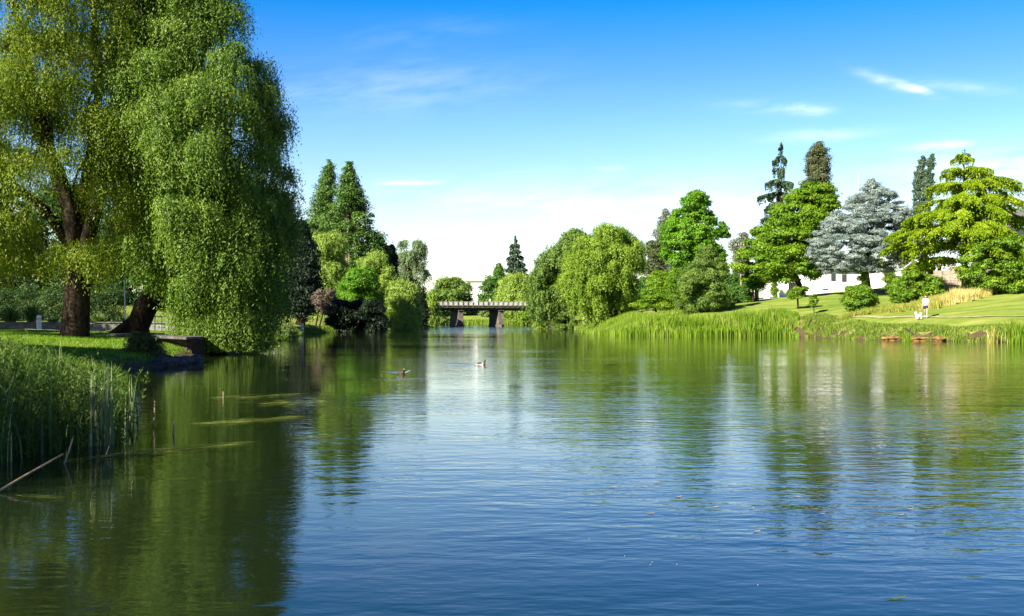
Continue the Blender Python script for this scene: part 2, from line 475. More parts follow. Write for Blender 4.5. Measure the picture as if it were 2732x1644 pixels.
def groundcol(k):
    tc = k.n('ShaderNodeTexCoord')
    P = tc.outputs['Object']
    fine = k.noise(P, 3.0, 6.0, 0.7)
    mow = k.noise(k.scalevec(P, (0.12, 1.0, 1)), 0.9, 4.0, 0.6)
    big = k.noise(P, 0.07, 3.0, 0.5)
    g = k.mix(k.maprange(fine, 0.3, 0.7), (0.085, 0.150, 0.012, 1), (0.17, 0.235, 0.028, 1))
    g = k.mix(k.m('MULTIPLY', k.maprange(mow, 0.42, 0.68), 0.7), g, (0.30, 0.31, 0.075, 1))
    g = k.mix(k.m('MULTIPLY', k.maprange(big, 0.5, 0.7), 0.5), g, (0.27, 0.28, 0.06, 1))
    worn = k.noise(P, 0.45, 5.0, 0.7)
    g = k.mix(k.m('MULTIPLY', k.maprange(worn, 0.56, 0.72), 0.55), g, (0.33, 0.28, 0.10, 1))
    g = k.mix(k.m('MULTIPLY', k.maprange(worn, 0.46, 0.32), 0.5), g, (0.06, 0.13, 0.014, 1))
    s = k.n('ShaderNodeSeparateXYZ'); k.put(s.inputs[0], P)
    edge = k.m('ADD', s.outputs[2], k.m('MULTIPLY', k.m('SUBTRACT', k.noise(P, 0.9, 4.0, 0.65), 0.5), 1.5))
    soil = k.mix(fine, (0.035, 0.024, 0.013, 1), (0.12, 0.085, 0.045, 1))
    gn = k.n('ShaderNodeNewGeometry'); sn = k.n('ShaderNodeSeparateXYZ'); k.put(sn.inputs[0], gn.outputs['True Normal'])
    flat = k.maprange(k.m('ADD', sn.outputs[2], k.m('MULTIPLY', k.m('SUBTRACT', k.noise(P, 2.2, 4.0, 0.6), 0.5), 0.12)), 0.84, 0.93)
    return k.mix(k.m('MULTIPLY', k.maprange(edge, 0.3, 0.55), flat), soil, g)


M['ground'] = mat('ground', groundcol, 0.9, 0.1, (5, 0.7, 0.06))
ground = link('ground', me, 'ground')
tag(ground, kind='structure')


# ------------------------------------------------------------------ water
def watermat():
    m = bpy.data.materials.new('river_water')
    m.use_nodes = True
    t = m.node_tree
    t.nodes.clear()
    k = NT(t)
    tc = k.n('ShaderNodeTexCoord')
    P = tc.outputs['Object']
    s = k.n('ShaderNodeSeparateXYZ'); k.put(s.inputs[0], P)
    x, y = s.outputs[0], s.outputs[1]
    a = k.noise(k.scalevec(P, (0.7, 1.3, 1)), 4.2, 2.0, 0.5)
    rot = k.n('ShaderNodeMapping'); k.put(rot.inputs[0], P)
    rot.inputs['Rotation'].default_value = (0, 0, 0.5); rot.inputs['Scale'].default_value = (0.5, 1.2, 1)
    b = k.noise(rot.outputs[0], 1.5, 2.0, 0.5)
    c = k.noise(k.scalevec(P, (0.8, 1.4, 1)), 12.0, 2.0, 0.5)
    h = k.m('ADD', k.m('ADD', k.m('MULTIPLY', a, 0.55), k.m('MULTIPLY', b, 0.8)), k.m('MULTIPLY', c, 0.13))
    # sheltered and calm along the left bank, ruffled in mid river and in patches below the bridge
    patch = k.maprange(k.noise(k.scalevec(P, (0.25, 1, 1)), 0.09, 2.0, 0.5), 0.35, 0.65, 0.35, 1.15)
    patch = k.m('MULTIPLY', patch, k.maprange(k.noise(k.scalevec(P, (0.4, 1, 1)), 0.33, 3.0, 0.6), 0.38, 0.62, 0.55, 1.25))
    calm = k.maprange(k.m('ADD', x, k.m('MULTIPLY', y, 0.17)), -3.0, 8.0, 0.42, 1.0)
    far = k.m('ADD', k.maprange(y, 15.0, 80.0, 1.0, 0.55), k.maprange(y, 105.0, 160.0, 0.0, 3.6))
    bn = k.n('ShaderNodeBump')
    bn.inputs['Distance'].default_value = 0.05
    k.put(bn.inputs['Height'], h)
    k.put(bn.inputs['Strength'], k.m('MULTIPLY', k.m('MULTIPLY', patch, calm), k.m('MULTIPLY', far, 0.40)))
    p = k.n('ShaderNodeBsdfPrincipled')
    p.inputs['Base Color'].default_value = (0.008, 0.014, 0.005, 1)
    p.inputs['Roughness'].default_value = 0.03
    p.inputs['IOR'].default_value = 1.34
    p.inputs['Specular IOR Level'].default_value = 0.5
    t.links.new(bn.outputs[0], p.inputs['Normal'])
    o = k.n('ShaderNodeOutputMaterial')
    t.links.new(p.outputs[0], o.inputs[0])
    return m


M['water'] = watermat()
mb = MB()
mb.add([(-160, -60, 0), (120, -60, 0), (120, 310, 0), (-160, 310, 0)], [(0, 1, 2, 3)])
tag(mb.build('river_water', 'water'), kind='structure')


# ------------------------------------------------------------------ foliage
def unit(a): return a / (np.linalg.norm(a, axis=-1, keepdims=True) + 1e-9)


def leafquads(P, D, N, L, Wd):
    """rhombic leaves centred on P along D with normal N"""
    D = unit(D)
    S_ = unit(np.cross(D, N))
    L = np.broadcast_to(L, (len(P),))[:, None]
    Wd = np.broadcast_to(Wd, (len(P),))[:, None]
    nn = np.cross(S_, D)
    V = np.empty((len(P), 4, 3), np.float32)
    V[:, 0] = P - D * L * 0.5
    V[:, 1] = P + S_ * Wd * 0.5 + D * L * 0.05 + nn * Wd * 0.18
    V[:, 2] = P + D * L * 0.5
    V[:, 3] = P - S_ * Wd * 0.5 + D * L * 0.05 + nn * Wd * 0.18
    return V.reshape(-1, 3)


def rnd_dirs(rng, n):
    v = rng.normal(size=(n, 3))
    return unit(v)


class Prof:
    """left and right outline of a crown at its distance -> centre and half width by height"""
    def __init__(s, rows, Y):
        z = [H + (HZ - r[0]) / F * Y for r in rows][::-1]
        s.xl = [(r[1] - CX) / F * Y for r in rows][::-1]
        s.xr = [(r[2] - CX) / F * Y for r in rows][::-1]
        s.z = z
        s.z0, s.z1 = z[0], z[-1]
        s.Y = Y
    def cw(s, z):
        l = np.interp(z, s.z, s.xl); r = np.interp(z, s.z, s.xr)
        return (l + r) / 2, (r - l) / 2


def clump_centres(rng, pf, K, r, depth, inner=0.25, ybow=0.0):
    zs = np.linspace(pf.z0, pf.z1, 200)
    _, ws = pf.cw(zs)
    cdf = np.cumsum(np.maximum(ws, 0.05) + 0.15 * ws.max()); cdf /= cdf[-1]
    z = np.interp((np.arange(K) + rng.uniform(0, 1, K)) / K, cdf, zs)
    rr = r * rng.uniform(0.5, 1.4, K)
    z = np.clip(z, pf.z0 + 0.25 * rr, pf.z1 - 0.55 * rr)
    c, wd = pf.cw(z)
    rr = np.minimum(rr, np.maximum(wd * 0.95, 0.25 * r))
    th = rng.uniform(0, 2 * math.pi, K)
    rho = np.where(rng.uniform(size=K) < inner, rng.uniform(0.1, 0.7, K), rng.uniform(0.86, 1.04, K))
    # lateral squeeze so that both outlines are reached often
    ext = np.maximum(wd - rr * 0.8, 0.0)
    x = c + ext * rho * np.cos(th)
    y = pf.Y + ybow + np.maximum(ext * depth, 0) * rho * np.sin(th)
    return np.stack([x, y, z], -1), rr


def clump_leaves(rng, C, rr, n, L, Wd, flat=0.75, droop=0.3, upb=0.5):
    K = len(C)
    idx = rng.choice(K, n, p=(rr ** 2) / np.sum(rr ** 2))
    u = rnd_dirs(rng, n)
    flip = (u[:, 2] < -0.35) & (rng.uniform(size=n) < 0.7)
    u[flip, 2] *= -1
    rad = rr[idx] * np.maximum(0.25, 1 - np.abs(rng.normal(0, 0.28, n))) * (1 + 0.4 * (rng.uniform(size=n) < 0.12) * rng.uniform(0, 1, n))
    # lobed surface: no perfect balls
    ph = rng.uniform(0, 6.28, (K, 3))[idx]
    lob = 1 + 0.22 * np.sin(3.1 * u[:, 0] + ph[:, 0]) + 0.2 * np.sin(4.3 * u[:, 1] + ph[:, 1]) + 0.2 * np.sin(5.2 * u[:, 2] + ph[:, 2])
    P = C[idx] + u * (rad * lob)[:, None] * np.array([1, 1, flat])
    N = unit(u + np.array([0, 0, upb]) + rng.normal(0, 0.45, (n, 3)))
    D = np.cross(N, rnd_dirs(rng, n)) + np.array([0, 0, -droop])
    Ls = L * rng.uniform(0.7, 1.35, n)
    tint = np.clip(rng.normal(0.45, 0.22, n) + (rng.uniform(-0.24, 0.24, K))[idx], 0, 1)
    return leafquads(P, D, N, Ls, Ls * (Wd / L)), tint


def strand_leaves(rng, C, rr, nstr, nl, L, Wd, length=1.3, flat=0.7, zmin=0.03, spread=0.3):
    K = len(C)
    idx = rng.choice(K, nstr, p=(rr ** 2) / np.sum(rr ** 2))
    u = rnd_dirs(rng, nstr)
    u[:, 2] = np.abs(u[:, 2]) * 0.9 + 0.02
    rad = rr[idx] * rng.uniform(0.3, 1.2, nstr) * (1 + 0.22 * np.sin(4 * u[:, 0] + 9 * u[:, 2] + idx) * np.cos(5 * u[:, 1] + 2 * idx))
    head = C[idx] + u * rad[:, None] * np.array([1, 1, flat])
    Ln = rr[idx] * length * rng.uniform(0.3, 1.2, nstr) * rng.uniform(0.6, 1.4, K)[idx] * np.where(rng.uniform(size=nstr) < 0.08, 1.9, 1.0)
    out = u.copy(); out[:, 2] = 0
    sway = rng.normal(0, 0.10, (nstr, 3)); sway[:, 2] = 0
    t = (np.arange(nl)[None, :] + rng.uniform(0, 1, (nstr, nl))) / nl
    P = head[:, None, :] + out[:, None, :] * (rr[idx][:, None] * spread * np.sqrt(t))[..., None] + sway[:, None, :] * (t ** 2 * Ln[:, None])[..., None]
    P[:, :, 2] -= Ln[:, None] * t ** 1.15
    P = P.reshape(-1, 3)
    n = len(P)
    P += rng.normal(0, L * 0.35, (n, 3))
    D = rng.normal(0, 0.55, (n, 3)) + np.array([0, 0, -0.85])
    N = unit(np.repeat(u, nl, 0) * np.array([1, 1, 0.6]) + np.array([0, 0, 0.35]) + rng.normal(0, 0.36, (n, 3)))
    Ls = L * rng.uniform(0.7, 1.3, n)
    tint = np.clip(rng.normal(0.42, 0.2, n) + np.repeat(rng.uniform(-0.2, 0.2, K)[idx], nl) + np.repeat(rng.uniform(-0.1, 0.1, nstr), nl), 0, 1)
    keep = P[:, 2] > zmin
    P, D, N, Ls, tint = P[keep], D[keep], N[keep], Ls[keep], tint[keep]
    return leafquads(P, D, N, Ls, Ls * (Wd / L)), tint


def tier_leaves(rng, pf, bx, nb, per, L, Wd, depth=1.0, rise=0.10, droop=0.22, plate=0.26, hang=0.5, zmin=None, gapz=0.0, updir=0.0, nrand=0.45, jit=0.72, tpow=0.5):
    """conifer: branches leave the trunk all round; each carries a flat plate of needle sprays"""
    zs = np.linspace(pf.z0, pf.z1, 300)
    _, ws = pf.cw(zs)
    cdf = np.cumsum(np.sqrt(np.maximum(ws, 0.05))); cdf /= cdf[-1]
    zt = np.interp((np.arange(nb) + rng.uniform(0, 1, nb)) / nb, cdf, zs)
    if gapz:                                     # gather branches in whorls
        zt = zt * 0.35 + 0.65 * (np.round(zt / gapz) * gapz)
    az = rng.uniform(0, 2 * math.pi, nb)
    ca, sa = np.cos(az), np.sin(az)
    l = np.interp(zt, pf.z, pf.xl); r = np.interp(zt, pf.z, pf.xr)
    side = np.where(ca > 0, np.maximum(r - bx, 0.05), np.maximum(bx - l, 0.05))
    mean = (r - l) / 2
    Lb = (side * np.abs(ca) + mean * depth * (1 - np.abs(ca))) * rng.uniform(jit, 1.04, nb)
    Vs, Ts, br = [], [], []
    tot = Lb.sum()
    for i in range(nb):
        m = max(6, int(per * nb * Lb[i] / tot))
        d = np.array([ca[i], sa[i], 0.0]); sd = np.array([-sa[i], ca[i], 0.0])
        t = rng.uniform(0.03, 1.0, m) ** tpow
        lat = rng.normal(0, 0.42, m) * plate * Lb[i] * (1.05 - t * 0.75) * np.minimum(1, t * 4)
        zc = zt[i] - (rise - droop) * Lb[i] + rise * Lb[i] * np.sin(t * 1.7) - droop * Lb[i] * t ** 2.2
        P = np.array([bx, pf.Y, 0]) + d * (t * Lb[i])[:, None] + sd * lat[:, None]
        P[:, 2] = zc - np.abs(lat) * 0.28 - rng.exponential(1.0, m) * hang * L * 0.9
        D = d * 0.7 + sd * (np.sign(lat) * 0.6)[:, None] + rng.normal(0, 0.3, (m, 3)) + np.array([0, 0, -hang + updir])
        N = np.array([0, 0, 1.0]) + rng.normal(0, nrand, (m, 3)) + d * 0.25
        Ls = L * rng.uniform(0.7, 1.3, m)
        Vs.append(leafquads(P, D, N, Ls, Ls * Wd / L))
        Ts.append(np.clip(rng.normal(0.45, 0.2, m) + rng.uniform(-0.12, 0.12), 0, 1))
        tt = np.linspace(0, 0.9, 5)
        zb = zt[i] - (rise - droop) * Lb[i] + rise * Lb[i] * np.sin(tt * 1.7) - droop * Lb[i] * tt ** 2.2 - 0.04
        br.append((np.array([bx, pf.Y, 0]) + d * (tt * Lb[i])[:, None] + np.stack([0 * tt, 0 * tt, zb], -1), Lb[i]))
    V, T = np.concatenate(Vs), np.concatenate(Ts)
    return V, T, br


def curve(p0, p1, bend, n=6):
    p0, p1 = np.array(p0, float), np.array(p1, float)
    t = np.linspace(0, 1, n)[:, None]
    return p0 * (1 - t) + p1 * t + np.array(bend) * (4 * t * (1 - t))


def tree(name, label, base, rows, Y, m, style='clump', seed=1, group=None, cat='tree', K=60, r=1.2, n=20000, L=0.3, Wd=None,
         depth=1.0, trunk=0.25, bark='bark', limbs=7, ybow=0.0, stems=None, part='crown', inner=0.25, twigs=14, yb=None, **kw):
    """one tree: an empty at its base, trunk and crown as children. base = photo column of the foot"""
    rng = np.random.default_rng(seed)
    Yb = yb or Y
    bx = (base - CX) / F * Yb
    o3 = np.array([bx, Yb, g1(bx, Yb)])
    if cat in ('bush', 'shrub', 'hedge', 'creeper'):
        pg = HZ - (o3[2] - H) / Yb * F
        if pg > rows[-1][0] + 1: rows = rows + [(pg + 2, rows[-1][1], rows[-1][2])]
    pf = Prof(rows, Y)
    root = empty(name, o3, label, cat, group)
    Wd = Wd or L * 0.5
    mbt = MB()
    hgt = pf.z1 - o3[2]
    if style == 'clump' and Y < 210:
        L, Wd, n = L * 0.78, Wd * 0.78, int(n * 1.55)
    if style in ('clump', 'willow'):
        C, rr = clump_centres(rng, pf, K, r, depth, inner, ybow)
        if style == 'willow':
            nl = kw.get('nl', 16)
            V, T = strand_leaves(rng, C, rr, int(n / nl), nl, L, Wd, kw.get('length', 1.5), zmin=kw.get('zmin', 0.03), spread=kw.get('spread', 0.3))
            if kw.get('mixc', 0.3):
                V2, T2 = clump_leaves(rng, C, rr, int(n * kw.get('mixc', 0.3)), L, Wd, 0.7, 0.6)
                V, T = np.concatenate([V, V2]), np.concatenate([T, T2])
        else:
            V, T = clump_leaves(rng, C, rr, n, L, Wd, kw.get('flat', 0.75), kw.get('droop', 0.3), kw.get('upb', 0.5))
        if trunk:
            c_mid, _ = pf.cw(pf.z0 + 0.75 * (pf.z1 - pf.z0))
            fork_z = max(pf.z0 + 0.12 * (pf.z1 - pf.z0), o3[2] + 0.12 * hgt)
            cf, _ = pf.cw(fork_z)
            foot_list = stems or [(0.0, trunk)]
            for (ox, tr) in foot_list:
                p0 = o3 + np.array([ox, rng.uniform(-0.2, 0.2) if ox else 0, -0.15])
                pf_ = np.array([bx * 0.6 + cf * 0.4 + ox * 1.6, (Yb * 0.65 + (Y + ybow) * 0.35), fork_z])
                pt = np.array([c_mid + ox, Y + ybow, pf.z0 + 0.82 * (pf.z1 - pf.z0)])
                a = curve(p0, pf_, (tr * 0.3, 0, 0), 5)
                b = curve(pf_, pt, (rng.uniform(-.4, .4), 0, 0), 6)[1:]
                pts = np.concatenate([a, b])
                rad = np.interp(np.arange(len(pts)), [0, 0.8, 4, len(pts) - 1], [tr * 1.35, tr, tr * 0.8, tr * 0.12])
                mbt.tube(pts, rad, 9, rng, 0.06)
                order = rng.permutation(K)[:limbs]
                for q in order:
                    st = b[rng.integers(0, 3)]
                    if C[q][2] < st[2] - 1.0: continue
                    mbt.tube(curve(st, C[q], (0, 0, 0.08 * hgt * rng.uniform(0.3, 1)), 6), np.linspace(tr * 0.45, tr * 0.06, 6), 6, rng, 0.05)
    else:
        V, T, br = tier_leaves(rng, pf, bx, kw.get('nb', 60), kw.get('per', 300), L, Wd, depth, kw.get('rise', 0.1), kw.get('droop', 0.22),
                               kw.get('plate', 0.26), kw.get('hang', 0.5), gapz=kw.get('gapz', 0.0), updir=kw.get('updir', 0.0), nrand=kw.get('nrand', 0.45), jit=kw.get('jit', 0.72), tpow=kw.get('tpow', 0.5))
        top = np.array([bx, Y, pf.z1 - 0.06 * hgt])
        lead = rng.normal(0, 1, (60, 3)) * np.array([0.10, 0.10, 0.0]) + np.array([bx, Y, 0])
        lead[:, 2] = rng.uniform(pf.z1 - 0.09 * hgt, pf.z1, 60)
        V = np.concatenate([V, leafquads(lead, rnd_dirs(rng, 60) + np.array([0, 0, -0.4]), rnd_dirs(rng, 60), L, Wd)]); T = np.concatenate([T, rng.uniform(.2, .7, 60)])
        mbt.tube(curve(o3 + np.array([0, 0, -0.15]), top, (0, 0, 0), 8), np.linspace(trunk, trunk * 0.08, 8), 8, rng, 0.05)
        for P, lb in br[::2]:
            mbt.tube(P, np.linspace(0.02 + trunk * 0.16 * min(1, lb / 3), 0.012, 5), 4)
    V = V - np.tile(o3, (len(V), 1)).astype(np.float32)
    quads(part, V, m if not isinstance(m, str) else M[m], root, T)
    if mbt.v:
        mbt.v = [(p[0] - o3[0], p[1] - o3[1], p[2] - o3[2]) for p in mbt.v]
        mbt.build('trunk' if cat == 'tree' else 'stem', bark, root, smooth=True)
    return root, o3, pf



# ------------------------------------------------------------------ the two big willows on the near left bank
def hero_willow(label, foot, limbs, rows, Y, seed, K, r, n, depth, m, bank_trunk, ybow=0.0, Yf=50, zmin=0.05, length=1.9, flare=()):
    rng = np.random.default_rng(seed)
    p = at(foot[0], foot[1], Yf)
    o3 = np.array([p[0], Yf, g1(p[0], Yf)])
    root = empty('willow_tree', o3, label, 'tree', 'old willows on the near left bank')
    pf = Prof(rows, Y)
    C, rr = clump_centres(rng, pf, K, r, depth, 0.22, ybow)
    nl = 14
    V, T = strand_leaves(rng, C, rr, int(n * 0.82 / nl), nl, 0.13, 0.042, length, 0.75, zmin, 0.35)
    V2, T2 = clump_leaves(rng, C, rr, int(n * 0.18), 0.13, 0.045, 0.7, 0.8, 0.7)
    V = np.concatenate([V, V2]); T = np.concatenate([T, T2])
    Q = V.reshape(-1, 4, 3)
    # strands end well above the lawn; only on the river side do they reach the water
    k4 = (Q[:, :, 2].min(1) > zmin) & ((Q[:, 0, 0] > -15.2) | (Q[:, 0, 2] > 3.0 + 0.55 * np.sin(Q[:, 0, 0] * 2.9) + rng.exponential(0.25, len(Q))) | (Q[:, 0, 1] < 40))
    V = V.reshape(-1, 4, 3)[k4].reshape(-1, 3); T = T[k4]
    quads('crown', V - o3.astype(np.float32), m, root, T)
    # trunk with thick furrowed bark
    tb = MB()
    pts = [at(q[0], q[1], q[2]) - o3 for q in bank_trunk]
    pts[0][2] = -0.2
    tb.tube(pts, [q[3] for q in bank_trunk], 16, rng, 0.07)
    for fl in flare:
        tb.tube([np.array(fl[0]), np.array(fl[1])], [0.10, 0.32], 7, rng, 0.1)
    tk = tb.build('trunk', 'bark', root, smooth=True)
    for lb in limbs:
        b = MB()
        pts = [at(q[0], q[1], q[2]) - o3 for q in lb]
        rad = np.linspace(lb[0][3], 0.05, len(pts))
        b.tube(pts, rad, 9, rng, 0.07)
        # twigs from the limb to nearby clumps
        P = np.array([q + o3 for q in pts])
        for j in range(2, len(P)):
            dd = np.linalg.norm(C - P[j], axis=1)
            for q in np.argsort(dd)[:4]:
                b.tube(curve(P[j] - o3, C[q] - o3, (0, 0, 0.5), 5), np.linspace(rad[j] * 0.55, 0.025, 5), 5, rng, 0.05)
        b.build('limb', 'bark', root, smooth=True)
    return root


hero_willow('broad old willow with upright thick trunk at the left edge of the lawn', (200, 900),
            [[(207, 700, 50, .42), (190, 560, 49.5), (135, 420, 49), (98, 280, 48.5), (72, 150, 48), (40, 30, 48), (10, -100, 48)],
             [(215, 690, 50, .40), (226, 560, 51), (246, 420, 51.5), (262, 250, 52), (252, 60, 52), (260, -150, 52)],
             [(222, 690, 50, .34), (258, 540, 49), (292, 390, 48), (335, 210, 47.5), (375, 20, 47.5), (400, -120, 47.5)],
             [(205, 680, 50, .26), (120, 560, 51), (20, 480, 52), (-110, 400, 53), (-260, 300, 54)]],
            [(-340, 60, 250), (-200, -200, 420), (0, -360, 520), (200, -400, 510), (400, -420, 480), (560, -420, 450), (660, -420, 420), (725, -400, 330)],
            50, 16, 275, 0.9, 540000, 0.85, 'willow_old',
            [(200, 905, 50, .74), (200, 885, 50, .60), (203, 840, 50, .55), (206, 780, 50, .54), (210, 730, 50, .56), (214, 680, 50, .5), (216, 650, 50, .3)], zmin=2.3, length=1.5)
hero_willow('leaning willow whose drooping crown hangs down into the river on the left', (365, 890),
            [[(440, 745, 56, .36), (420, 640, 56), (400, 500, 56), (386, 320, 56), (380, 150, 56), (400, 0, 56)],
             [(445, 745, 56, .40), (490, 640, 54), (548, 520, 53), (600, 390, 52), (640, 260, 52)],
             [(442, 740, 56, .36), (455, 620, 57), (482, 430, 57), (520, 230, 57), (565, 60, 57), (590, -60, 57)],
             [(445, 750, 56, .26), (520, 700, 53), (600, 660, 50), (670, 640, 48)]],
            [(-170, 460, 560), (-60, 380, 640), (30, 340, 672), (120, 330, 670), (165, 310, 705), (210, 300, 752), (300, 300, 768), (400, 300, 776),
             (480, 310, 800), (560, 325, 806), (650, 345, 795), (720, 370, 778), (790, 440, 768), (860, 475, 748), (925, 490, 735), (975, 540, 715)],
            51, 12, 250, 0.82, 600000, 1.2, 'willow',
            [(362, 893, 58, .80), (368, 870, 58, .60), (384, 830, 57.6, .55), (405, 790, 57, .54), (432, 755, 56.4, .56), (446, 730, 56, .45), (452, 712, 56, .25)],
            ybow=-1.0, Yf=58, flare=[((-1.25, -1.0, -0.1), (-0.15, -0.1, 0.7))])

# ------------------------------------------------------------------ trees of the left bank
T_ = tree
G_L = 'trees crowded along the left bank'
T_('sequoia_tree', 'tall dark conical sequoia standing behind its wider twin, left one of the pair', 872,
   [(417, 876, 880), (445, 866, 891), (470, 856, 895), (500, 846, 898), (540, 834, 899), (575, 822, 902), (625, 810, 908), (700, 800, 912), (840, 800, 915)],
   186, 'sequoia', seed=21, group='giant sequoias', K=195, r=1.25, n=46000, L=0.46, Wd=0.2, trunk=0.8, bark='bark_red', droop=0.1, upb=0.7)
T_('sequoia_tree', 'broad conical sequoia with bare reddish branches showing, right one of the pair', 935,
   [(422, 929, 936), (456, 914, 948), (480, 904, 957), (510, 892, 971), (547, 874, 985), (575, 861, 1000), (605, 850, 1014), (640, 842, 1028), (670, 838, 1042),
    (700, 837, 1051), (760, 837, 1053), (850, 842, 1046)],
   172, 'sequoia', seed=22, group='giant sequoias', K=235, r=1.25, n=60000, L=0.44, Wd=0.2, trunk=0.9, bark='bark_red', droop=0.1, upb=0.8, limbs=80)
T_('willow_tree', 'yellow-green weeping willow in front of the two sequoias', 885,
   [(624, 850, 892), (640, 825, 912), (665, 813, 924), (700, 815, 932), (740, 820, 930), (785, 826, 915)], 150, 'willow_gold', 'willow', 23, 'weeping willows of the left bank',
   K=52, r=1.0, n=40000, L=0.30, Wd=0.10, trunk=0.35, length=2.2)
T_('willow_tree', 'weeping willow with sunlit top half hidden behind the round green tree', 1000,
   [(677, 985, 1012), (695, 952, 1036), (720, 936, 1054), (750, 930, 1064), (790, 935, 1062), (835, 945, 1052)], 160, 'willow_gold', 'willow', 24, 'weeping willows of the left bank',
   K=52, r=1.0, n=40000, L=0.30, Wd=0.10, trunk=0.35, length=2.2)
T_('round_tree', 'small bright green ball-shaped tree above the dark bushes on the left bank', 955,
   [(717, 945, 980), (730, 922, 1002), (755, 906, 1013), (785, 899, 1016), (812, 901, 1010), (835, 915, 1000)], 140, 'bright', 'clump', 25, G_L,
   K=70, r=0.75, n=26000, L=0.26, trunk=0.2)
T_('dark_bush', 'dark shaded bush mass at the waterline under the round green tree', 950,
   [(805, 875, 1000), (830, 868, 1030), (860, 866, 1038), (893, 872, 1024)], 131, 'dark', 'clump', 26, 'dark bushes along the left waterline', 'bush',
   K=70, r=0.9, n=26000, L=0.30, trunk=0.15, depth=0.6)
T_('purple_tree', 'small purple-leaved tree with thin stems on the left bank lawn', 843,
   [(772, 850, 882), (785, 836, 897), (803, 832, 904), (820, 838, 900), (834, 850, 892)], 122, 'purple', 'clump', 27, G_L,
   K=30, r=0.45, n=6500, L=0.2, trunk=0.12, inner=0.15, stems=[(-0.1, 0.1), (0.25, 0.09)])
T_('willow_tree', 'drooping willow trailing into the water left of the bridge', 1072,
   [(749, 1060, 1094), (765, 1042, 1107), (790, 1033, 1115), (830, 1036, 1120), (872, 1046, 1110)], 147, 'willow_gold', 'willow', 28, 'weeping willows of the left bank',
   K=50, r=1.05, n=36000, L=0.34, Wd=0.12, trunk=0.3, length=2.3, zmin=0.05)
T_('willow_tree', 'small pale willow hanging over the left end of the bridge', 1142,
   [(780, 1138, 1163), (800, 1124, 1167), (840, 1117, 1169), (862, 1120, 1166)], 215, 'willow_gold', 'willow', 29, 'weeping willows of the left bank',
   K=26, r=0.95, n=14000, L=0.36, Wd=0.14, trunk=0.2, length=1.9)
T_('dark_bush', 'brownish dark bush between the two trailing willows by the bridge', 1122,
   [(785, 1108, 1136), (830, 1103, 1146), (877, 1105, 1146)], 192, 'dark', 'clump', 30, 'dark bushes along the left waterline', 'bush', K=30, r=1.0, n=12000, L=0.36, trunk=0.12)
T_('silver_tree', 'airy silver-green tree with crooked dark branch seen against the white sky', 1062,
   [(638, 1080, 1110), (655, 1060, 1137), (680, 1048, 1142), (700, 1042, 1140), (740, 1058, 1150), (770, 1080, 1156), (805, 1092, 1156), (835, 1108, 1150)],
   222, 'silver', 'willow', 31, G_L, K=34, r=1.0, n=22000, L=0.36, Wd=0.14, trunk=0.6, length=1.9, limbs=34, inner=0.1)
T_('dark_conifer', 'narrow dark conifer tucked between the broad sequoia and the silver tree', 1048,
   [(650, 1040, 1052), (680, 1030, 1060), (730, 1022, 1062), (800, 1018, 1062)], 195, 'dark', 'clump', 32, G_L, K=46, r=1.0, n=16000, L=0.42, trunk=0.3)
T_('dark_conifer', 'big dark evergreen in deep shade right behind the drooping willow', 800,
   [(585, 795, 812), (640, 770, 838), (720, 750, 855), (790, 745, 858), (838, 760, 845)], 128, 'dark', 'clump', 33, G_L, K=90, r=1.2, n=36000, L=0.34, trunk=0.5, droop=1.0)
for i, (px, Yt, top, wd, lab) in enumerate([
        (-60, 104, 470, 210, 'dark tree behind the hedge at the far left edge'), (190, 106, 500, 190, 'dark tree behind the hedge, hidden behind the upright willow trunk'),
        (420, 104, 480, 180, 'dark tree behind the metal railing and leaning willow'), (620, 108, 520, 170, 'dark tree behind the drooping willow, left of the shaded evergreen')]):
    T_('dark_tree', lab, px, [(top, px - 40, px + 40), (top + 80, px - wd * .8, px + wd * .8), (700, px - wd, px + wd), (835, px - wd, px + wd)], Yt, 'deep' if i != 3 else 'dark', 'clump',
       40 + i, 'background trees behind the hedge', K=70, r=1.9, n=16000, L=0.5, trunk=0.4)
for i, (bx, by, hh, ww, lab) in enumerate([(-30, 214, 15, 6, 'tall dark tree behind the silver tree near the bridge'),
                                           (-37, 232, 15, 6, 'tall dark tree at the left end of the bridge')]):  # hidden trees put in so that their shade reaches the bridge
    px = CX + bx / by * F
    T_('dark_tree', lab, px, [(HZ - hh / by * F, px - 15, px + 15), (HZ - .7 * hh / by * F, px - ww / by * F * .9, px + ww / by * F * .9),
                              (HZ - 5, px - ww / by * F, px + ww / by * F)], by, 'mid', 'clump', 50 + i, G_L, K=50, r=1.6, n=12000, L=0.55, trunk=0.4)
def shade_tree(label, x, y, h, rad, low, n, seed, K=70, L=0.3, r=1.3):
    """unseen willows added left of the picture for the shade they cast into it"""
    px = CX + x / y * F
    q = rad / y * F
    T_('willow_tree', label, px, [(HZ - (h - H) / y * F, px - q * .3, px + q * .3), (HZ - (h * .75 - H) / y * F, px - q * .9, px + q * .9), (HZ - (low - H) / y * F, px - q, px + q)],
       y, 'willow_old', 'clump', seed, 'old willows on the near left bank', K=K, r=r, n=n, L=L, Wd=L * .4, trunk=0.4)
shade_tree('unseen willow at the water left of the camera, shading the reeds, outside the picture', -14.5, 4.0, 8.5, 4.2, 3.0, 15000, 34, 60, 0.26, 0.9)
shade_tree('unseen willow added to shade the concrete platform, just outside the left edge of the picture', -18.4, 29.0, 10.5, 4.3, 2.6, 40000, 35)
shade_tree('unseen willow added left of the upright one, shading the hedge, outside the picture', -44.0, 64.0, 14.0, 7.0, 3.0, 40000, 37, 80, 0.4, 1.7)
shade_tree('unseen willow added near the low wall for its shade, farthest left outside the picture', -33.0, 60.0, 13.0, 4.5, 4.0, 26000, 38, 50, 0.35, 1.4)
